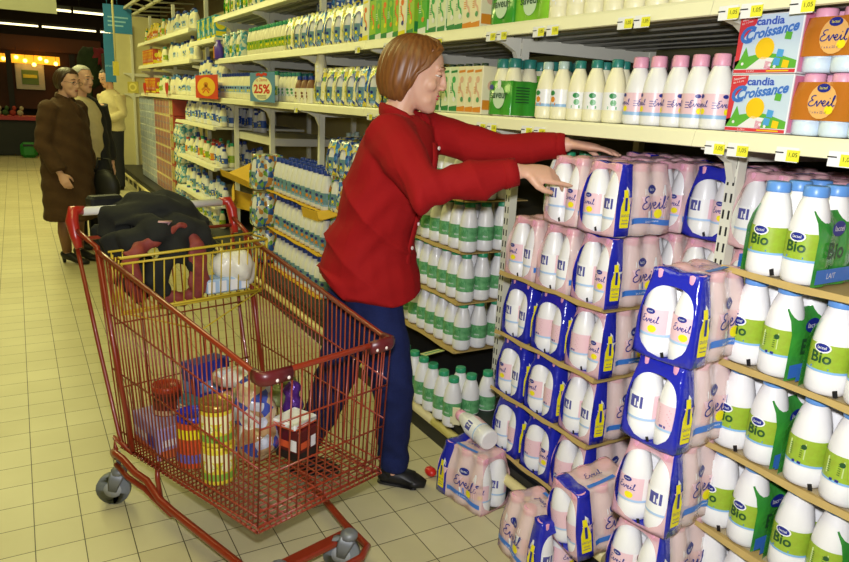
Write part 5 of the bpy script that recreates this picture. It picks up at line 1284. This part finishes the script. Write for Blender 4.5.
# groceries lying in the basket
def cyl_item(name, a, y, z, H_, R_, cols_, label, cat, lid=None, draw=None):
    t = link(name, None, None, C(a, y, z), CA, label, cat)
    b = MB(); b.lathe([(R_*.98, 0), (R_, .004), (R_, H_*.5), (R_, H_-.006), (R_*.97, H_)], n=24)
    b.lathe([(R_+.0006, H_*.12), (R_+.0006, H_*.3)], n=24, m=1, caps=False); b.lathe([(R_+.0006, H_*.62), (R_+.0006, H_*.82)], n=24, m=2, caps=False)
    if draw: draw(b)
    link('tin', b.mesh('tin', cols_), t)
    if lid: b = MB(); b.lathe([(R_*1.03, H_-.008), (R_*1.04, H_), (R_*1.03, H_+.01), (R_*.9, H_+.012), (R_*.88, H_+.009), (.001, H_+.009)], n=24); link('lid', b.mesh('lid', lid), t)
    return t
tinm = [M('tin_yellow', '#e2d23a', .3, .15, 40), M('tin_green', '#7fae3c', .35), M('tin_pale', '#f0ecb0', .35), whitelab]
M('tin_red', '#d2552b', .35)
def dt(b):
    for q in range(6):
        a = q*PI/3; b.disc((0, .06), .018, cylfn(.0525, 0, a), 2, 12); b.text('LAIT', .016, cylfn(.0532, .06, a+.5), 1)
cyl_item('milk_powder_tin', .765, .125, fz(.765), .122, .051, tinm, 'lower yellow tin of the pair in the trolley corner', 'tin', None, dt)
cyl_item('milk_powder_tin', .76, .125, fz(.765)+.124, .122, .051, tinm, 'upper yellow tin with a gold lid, stacked in the trolley', 'tin', M('lid_gold', '#a88a3c', .3, metal=.5), dt)
cyl_item('powder_tub', .60, .125, fz(.60), .165, .052, [M('tub_orange', '#d9502a', .35, .2, 30), M('tub_violet', '#6a62b8', .4), yel, white], 'orange tub with a bright blue lid beside the yellow tins', 'tub', M('lid_blue', '#2430c4', .3))
cyl_item('cocoa_jar', .38, .14, .34, .10, .048, [M('jar_brown', '#6a2c1c', .35, .2, 30), M('jar_cream', '#d8b98c', .4), M('jar_dark', '#3c1a14', .4), white], 'brown jar with orange-red lid high at the back of the basket', 'jar', M('lid_orange_red', '#b23a1c', .35))
def packet(name, a, y, z, d, cols_, label, cat, rz=0., ry=0., rx=0., text=None, tc_=3, ts=.03):
    T = Tc @ Matrix.Translation((a, y, z)) @ Matrix.Rotation(rz, 4, 'Z') @ Matrix.Rotation(ry, 4, 'Y') @ Matrix.Rotation(rx, 4, 'X')
    b = MB(); b.box((0, 0, d[2]/2), d, 0, T, .004)
    for sg in (-1, 1):
        for (u0, u1, v0, v1, m) in ((-.46, .46, .04, .3, 1), (-.4, .1, .4, .62, 2), (.15, .42, .34, .7, 3)):
            x = sg*(d[0]/2+.001); b.add([(x, d[1]*u0, d[2]*v0), (x, d[1]*u1, d[2]*v0), (x, d[1]*u1, d[2]*v1), (x, d[1]*u0, d[2]*v1)], [(0, 1, 2, 3)], m, False, T)
            y_ = sg*(d[1]/2+.001); b.add([(d[0]*u0, y_, d[2]*v0), (d[0]*u1, y_, d[2]*v0), (d[0]*u1, y_, d[2]*v1), (d[0]*u0, y_, d[2]*v1)], [(0, 1, 2, 3)], m, False, T)
        if text: b.text(text, ts, lambda s, t, sg=sg: tuple(T @ Vector((sg*(d[0]/2+.002), sg*s, d[2]*.82+t))), 2)
    return b.obj(name, cols_, None, label=label, cat=cat)
bx = M('box_royal', '#2d3aa8', .35, .15, 30)
packet('biscuit_box', .40, .13, fz(.4), (.2, .16, .115), [M('pack_lilac', '#a79bc8', .4), M('pack_orange', '#cf6a3a', .4), white, bx], 'lilac and orange packet under the brown jar', 'packet')
packet('detergent_box', .40, .285, .335, (.09, .14, .175), [bx, M('box_peach', '#e0a070', .4), M('box_lightblue', '#7fa4e0', .4), M('tin_red')], 'royal-blue box with pale print standing at the back of the basket', 'box', .1, -.1, .0)
packet('cereal_box', .43, .30, fz(.43), (.14, .2, .115), [M('pack_sage', '#8f9a8c', .4), M('pack_orange'), white, bx], 'grey-green packet beneath the royal-blue box', 'packet', .1)
packet('snack_packet', .63, .29, fz(.63)+.09, (.16, .13, .045), [M('snack_orange', '#d98a2c', .35, .2, 30), M('pack_cream', '#e8dcb0', .4), M('tin_red'), white], 'orange snack packet lying on top of the groceries', 'packet', .5, .15)
packet('milk_carton_box', .60, .27, fz(.6), (.14, .14, .08), [M('pack_cream'), M('pack_orange'), bx, white], 'cream carton under the orange snack packet', 'packet', .2)
packet('wafer_packet', .49, .215, fz(.49)+.12, (.2, .06, .035), [M('wafer_teal', '#4f7f8c', .4), white, M('pack_cream'), bx], 'teal and white packet lying across behind the blue lid', 'packet', .4, .1)
bread = MP('bread_film', ['#c9b08c', '#c2c6d8', '#3d4fa8', '#b99a74', '#e0dccf', '#b08d68'], 22, .2, coat=.5, bump=.4)
lump('bread_bag', [((.72, .29, .345), (.075, .08, .08)), ((.70, .29, .43), (.07, .07, .08)), ((.69, .30, .50), (.06, .06, .05)), ((.60, .27, .52), (.075, .04, .035))], bread, 'blue-flowered plastic bag of bread standing by the front corner', 'bread bag', .006, 4, lambda c: .004*np.sin(60*c[:, 2]+40*c[:, 0])+.003*np.sin(110*c[:, 1]))
violet = M('foil_violet', '#5a2f90', .2, .2, 30, metal=.3, bump=.4)
lump('foil_packet', [((.70, .44, .40), (.035, .035, .05)), ((.68, .45, .45), (.03, .03, .03))], violet, 'shiny violet foil packet beside the bread bag', 'packet', .005, 2, lambda c: .003*np.sin(100*c[:, 2]+80*c[:, 0]))
lump('salad_bag', [((.60, .45, .40), (.05, .04, .04)), ((.63, .47, .45), (.035, .03, .03))], M('salad_green', '#5d7338', .4, .4, 40, bump=.5, col2='#a3a86a'), 'dull green bag tucked behind the violet foil packet', 'packet', .006, 2, lambda c: .004*np.sin(120*c[:, 2]+80*c[:, 0]))
packet('coffee_box', .80, .385, fz(.8), (.10, .09, .11), [M('box_darkred', '#5a1416', .4), M('box_black', '#1a1216', .4), M('tin_red'), white], 'dark red box standing near the front of the basket', 'box', .25)
packet('flat_carton', .79, .385, fz(.8)+.113, (.10, .11, .022), [white, M('tin_red'), M('tin_red'), whitelab], 'flat white and red carton lying on the dark red box', 'box', .25)
# ------------------------------------------------------------------ the hall
def plain(name, x0, x1, y0, y1, z, m, thick=.1):
    b = MB(); b.box(((x0+x1)/2, (y0+y1)/2, z), (x1-x0, y1-y0, thick)); return b.obj(name, m, None, kind='structure')
fm = bpy.data.materials.new('floor_tiles'); fm.use_nodes = True; N = fm.node_tree.nodes; L = fm.node_tree.links; bs = N['Principled BSDF']
tc = N.new('ShaderNodeTexCoord'); mp = N.new('ShaderNodeMapping'); br = N.new('ShaderNodeTexBrick'); TX, TY = .1403, .1475
mp.inputs['Location'].default_value = (.058, -2.216+TY*40, 0); br.offset = 0; br.squash = 1
br.inputs['Scale'].default_value = 1; br.inputs['Brick Width'].default_value = TX; br.inputs['Row Height'].default_value = TY
br.inputs['Mortar Size'].default_value = .0016; br.inputs['Mortar Smooth'].default_value = .1
br.inputs['Color1'].default_value = hx('#c9c19b'); br.inputs['Color2'].default_value = hx('#c1b890'); br.inputs['Mortar'].default_value = hx('#3b3220')
n1 = N.new('ShaderNodeTexNoise'); n1.inputs['Scale'].default_value = 2.5; n1.inputs['Detail'].default_value = 5; mx = N.new('ShaderNodeMix'); mx.data_type = 'RGBA'; mx.blend_type = 'MULTIPLY'
L.new(tc.outputs['Object'], mp.inputs['Vector']); L.new(mp.outputs['Vector'], br.inputs['Vector']); L.new(tc.outputs['Object'], n1.inputs['Vector'])
cr = N.new('ShaderNodeValToRGB'); cr.color_ramp.elements[0].position = .3; cr.color_ramp.elements[0].color = (.86, .85, .82, 1); cr.color_ramp.elements[1].position = .7; cr.color_ramp.elements[1].color = (1, 1, 1, 1)
L.new(n1.outputs['Fac'], cr.inputs['Fac']); mx.inputs[0].default_value = 1; L.new(br.outputs['Color'], mx.inputs[6]); L.new(cr.outputs['Color'], mx.inputs[7]); L.new(mx.outputs[2], bs.inputs['Base Color'])
bs.inputs['Roughness'].default_value = .42; bp = N.new('ShaderNodeBump'); bp.inputs['Strength'].default_value = .4; bp.inputs['Distance'].default_value = .002; bp.invert = True
L.new(br.outputs['Fac'], bp.inputs['Height']); L.new(bp.outputs['Normal'], bs.inputs['Normal'])
b = MB(); b.box((0, 0, -.05), (24, 46, .1)); fl = b.obj('floor', fm, None, kind='structure'); 
plain('ceiling', -10, 10, -6, 22, 3.6, M('ceiling_dark', '#1c1b16', .9))
b = MB(); b.box((-4, 20.6, 1.8), (16, .1, 3.6)); b.obj('wall_back', M('wall_back_brown', '#2a1d12', .8), None, kind='structure')
b = MB(); b.box((-4.0, 8, 1.8), (.1, 28, 3.6)); b.obj('wall_left', M('wall_left_beige', '#a39a72', .8), None, kind='structure')
b = MB(); b.box((3.6, 8, 1.8), (.1, 28, 3.6)); b.obj('wall_right', M('wall_right_beige', '#8f8867', .8), None, kind='structure')
b = MB(); b.box((0, -5, 1.8), (16, .1, 3.6)); b.obj('wall_front', M('wall_front_beige', '#9a9270', .8), None, kind='structure')
b = MB(); b.box((-1.5, 20.3, 2.40), (7, .5, .34)); b.obj('trim_1', M('soffit_orange', '#5c3216', .7, emit='#8a4a1c', estr=.0), None, kind='structure')
b = MB(); b.box((0, 13.6, .001), (16, .03, .003)); b.obj('trim_2', M('strip_metal', '#7a7358', .5), None, kind='structure')
for q, x in enumerate((-.05, 1.32)):
    b = MB(); b.box((x, 20.0, 1.1), (.12, .12, 2.2)); b.obj('trim_%d' % (3+q), M('mullion_dark', '#15120e', .6), None, kind='structure')
b = MB(); b.box((0, 20.15, 1.55), (5, .02, 1.4)); b.obj('window_1', M('window_amber', '#2c160a', .7, .5, 1.5, col2='#5a2a10'), None, kind='structure')
# goings-on at the far end
b = MB(); b.box((-.9, 16.9, .37), (2.5, .7, .70)); b.obj('checkout_counter', M('counter_black', '#0f100f', .6), None, label='black checkout counter with a red top at the far end', cat='counter')
for o in (bpy.data.objects['checkout_counter'],):
    b = MB(); b.box((-.9, 16.85, .755), (2.6, .8, .07)); b.obj('counter_top', M('counter_red', '#a3202e', .5), o)
def small(name, bxs, mats, label, cat, group=None, emit=None):
    b = MB()
    for c, d, m in bxs: b.box(c, d, m, bev=min(d)*.2)
    return b.obj(name, mats, None, label=label, cat=cat, group=group)
small('plastic_crate', [((.17, 16.2, .151), (.3, .3, .3), 0), ((.17, 16.04, .25), (.2, .02, .04), 1)], [M('crate_green', '#1f7a2c', .5), black], 'green plastic crate on the floor by the far counter', 'crate')
small('notice_board', [((.38, 20.11, 1.62), (.62, .04, .62), 0), ((.38, 20.08, 1.6), (.36, .02, .34), 1), ((.38, 20.06, 1.62), (.3, .02, .08), 2)], [M('board_white', '#c9c6b8', .6), M('board_green', '#6b8a4a', .6), yel], 'white notice board with green poster on the far wall', 'notice board')
for q in range(7):
    x = -.7+q*.13; k = q % 3
    b = MB(); b.ell((0, 0, .06), (.06, .05, .06), 0, None, 12, 8); b.ell((.03, 0, .15), (.04, .04, .05), 0, None, 10, 6)
    b.obj('flower_pot', M(('bloom_cream', 'bloom_green', 'bloom_red')[k], ('#b9ae8c', '#3a5a2c', '#a33a2a')[k], .8, .4, 40), None, loc=(x, 16.75, .79), label=f'{("cream", "leafy green", "red")[k]} bundle on the far red counter, {ordw(q)} from the left', cat='bundle', group='bundles on the far counter')
# hanging signs
b = MB(); b.box((.07, 6.0, 2.08), (.5, .02, .3)); b.tube([(.25, 6, 2.2), (.25, 6, 3.55)], .004, 5); b.tube([(-.1, 6, 2.2), (-.1, 6, 3.55)], .004, 5)
b.obj('hanging_board', M('board_pale', '#b9b98f', .6), None, label='pale blank board hanging from the ceiling at top left corner', cat='sign')
b = MB(); b.tube([(.37, 8.6, 1.2), (.37, 8.6, 1.0)], .003, 4)
b = MB(); b.box((0, 0, 0), (.33, .02, .34), 0)
for q in range(3): b.ribbon([(-.12, .02-q*.05), (.12-.03*q, .02-q*.05)], .018, lambda s, t: (s, -.0115, t), 1)
b.tube([(0, 0, .17), (0, 0, 1.3)], .004, 5)
b.obj('hanging_sign', [M('sign_deepblue', '#2c7bb0', .5), M('sign_lightblue', '#8fc4de', .5)], None, loc=(1.215, 10, 2.28), label='blue hanging aisle sign with three pale lines of print', cat='sign')
b = MB(); b.box((0, 0, 0), (.13, .02, .62), 0); b.text('promo', .045, lambda s, t: (s, -.0115, t-.1), 1); b.tube([(0, 0, .3), (0, 0, 1.6)], .004, 5)
b.obj('hanging_banner', [M('sign_deepblue'), M('sign_lightblue')], None, loc=(1.14, 10.4, 1.82), label='narrow blue banner hanging just below the blue aisle sign', cat='banner')
b = MB(); b.tube([(0, 0, 0), (0, 0, 2.0)], .012, 8, 0); b.box((0, 0, -.06), (.06, .06, .16), 1)
b.obj('hanging_pole', [M('pole_cream', '#d8d2a0', .4), M('lamp_yellow', '#c9b83a', .4)], None, loc=(1.08, 9.3, 1.72), label='thin cream pole with a yellow box at its foot, hanging from the ceiling', cat='pole')
b = MB(); b.box((1.42, 13.5, 1.0), (.12, .3, 2.0)); b.obj('pillar', M('pillar_dark', '#2b2a20', .7), None, label='dark narrow pillar standing at the cream end wall', cat='pillar')
b = MB(); b.ell((0, 0, .35), (.22, .22, .4), 0, None, 14, 8); b.ell((.15, 0, .55), (.16, .16, .2), 1, None, 12, 6); b.lathe([(.05, -1.45), (.05, .1)], n=8, m=0)
o = b.obj('flower_display', [M('display_green', '#2c3d22', .9, .4, 8), M('display_red', '#8a2430', .8, .4, 10)], None, loc=(1.35, 15.8, 1.46), label='dark green and red flower display behind the customers', cat='flower display')
displace(o.data, lambda c: .03*np.sin(40*c[:, 0]+33*c[:, 2])+.02*np.sin(70*c[:, 1]))
# ------------------------------------------------------------------ lamps
tube_m = M('tube_glow', '#fff6c0', .5, emit='#ffeeb0', estr=3.)
lampgroup = 'fluorescent ceiling tubes'
k = 0
for (x0, x1, y, z) in ((.45, 1.02, 14.8, 2.75), (1.06, 1.66, 14.8, 2.75), (1.7, 2.3, 14.8, 2.75), (-.6, .62, 19.4, 2.76), (.7, 1.85, 19.4, 2.76), (1.95, 2.9, 19.4, 2.76)):
    t = thing('ceiling_tube_lamp', f'glowing strip lamp in the {"nearer" if y < 18 else "farther"} row, {ordw([0,1,2,0,1,2][k])} from the left', 'ceiling lamp', (0, y, z), 0, lampgroup)
    b = MB(); b.tube([(x0, 0, 0), (x1, 0, 0)], .02, 8); b.obj('tube', tube_m, t); b = MB(); b.box(((x0+x1)/2, 0, .055), (x1-x0, .1, .05)); b.tube([(x0+.1, 0, .08), (x0+.1, 0, .8)], .006, 5); b.obj('housing', M('housing_dark', '#2d2c28', .6), t); k += 1
gl = M('bulb_glow', '#ffcf70', .5, emit='#ffb84a', estr=12.)
for q, (x, z) in enumerate(((-.15, 2.0), (.12, 2.05), (.3, 1.98), (.62, 2.05), (.75, 2.0), (.95, 1.95), (.48, 1.9))):
    b = MB(); b.ell((0, 0, 0), (.045, .045, .045), 0, None, 10, 6); b.tube([(0, 0, .03), (0, 0, .25)], .004, 4, 1); b.obj('pendant_bulb', [gl, black], None, loc=(x, 20.05-.04*q, z), label=f'warm pendant bulb glowing in the far window, {ordw(q)} from the left', cat='lamp', group='warm bulbs in the far window')
b = MB(); b.box((.1, 20.08, 2.02), (1.9, .03, .2)); b.obj('light_panel', M('panel_amber', '#d08a1c', .5, emit='#d9981f', estr=1.4), None, label='amber lit band above the far window', cat='light panel')
def area(loc, size, sy, power, col, rot=(0, 0, 0)):
    l = bpy.data.lights.new('area', 'AREA'); l.shape = 'RECTANGLE'; l.size = size; l.size_y = sy; l.energy = power; l.color = col
    o = bpy.data.objects.new('ceiling_light', l); COL.objects.link(o); o.location = loc; o.rotation_euler = rot; return o
warm = (.97, .93, .36)
for y, p in ((1.0, 34), (4.5, 64), (8.0, 105), (11.5, 100)): area((-.3, y, 3.45), 1.2, 2.6, p, warm)
area((.5, 17, 3.4), 4, 2, 30, (1, .7, .3))
# the camera's own flash, just above the lens
l = bpy.data.lights.new('flash', 'AREA'); l.shape = 'RECTANGLE'; l.size = .09; l.size_y = .05; l.energy = 43; l.color = (.97, .97, 1.0)
o = bpy.data.objects.new('flash', l); COL.objects.link(o); o.matrix_world = Matrix.Translation((0, 0, CAMH)) @ RM.to_4x4() @ Matrix.Translation((.0, .12, -.02)) @ Matrix.Rotation(math.radians(-4), 4, 'Y')
w = bpy.data.worlds.new('World'); sc.world = w; w.use_nodes = True; w.node_tree.nodes['Background'].inputs[0].default_value = (1, .85, .45, 1); w.node_tree.nodes['Background'].inputs[1].default_value = .05
for p in list(PACKS.values())+list(BIOP.values())+[OP, SV, SV2]: kill(p)
sc.view_settings.view_transform = 'Standard'; sc.view_settings.look = 'None'; sc.view_settings.exposure = 0.; sc.view_settings.gamma = 1
sc.cycles.transparent_max_bounces = 16
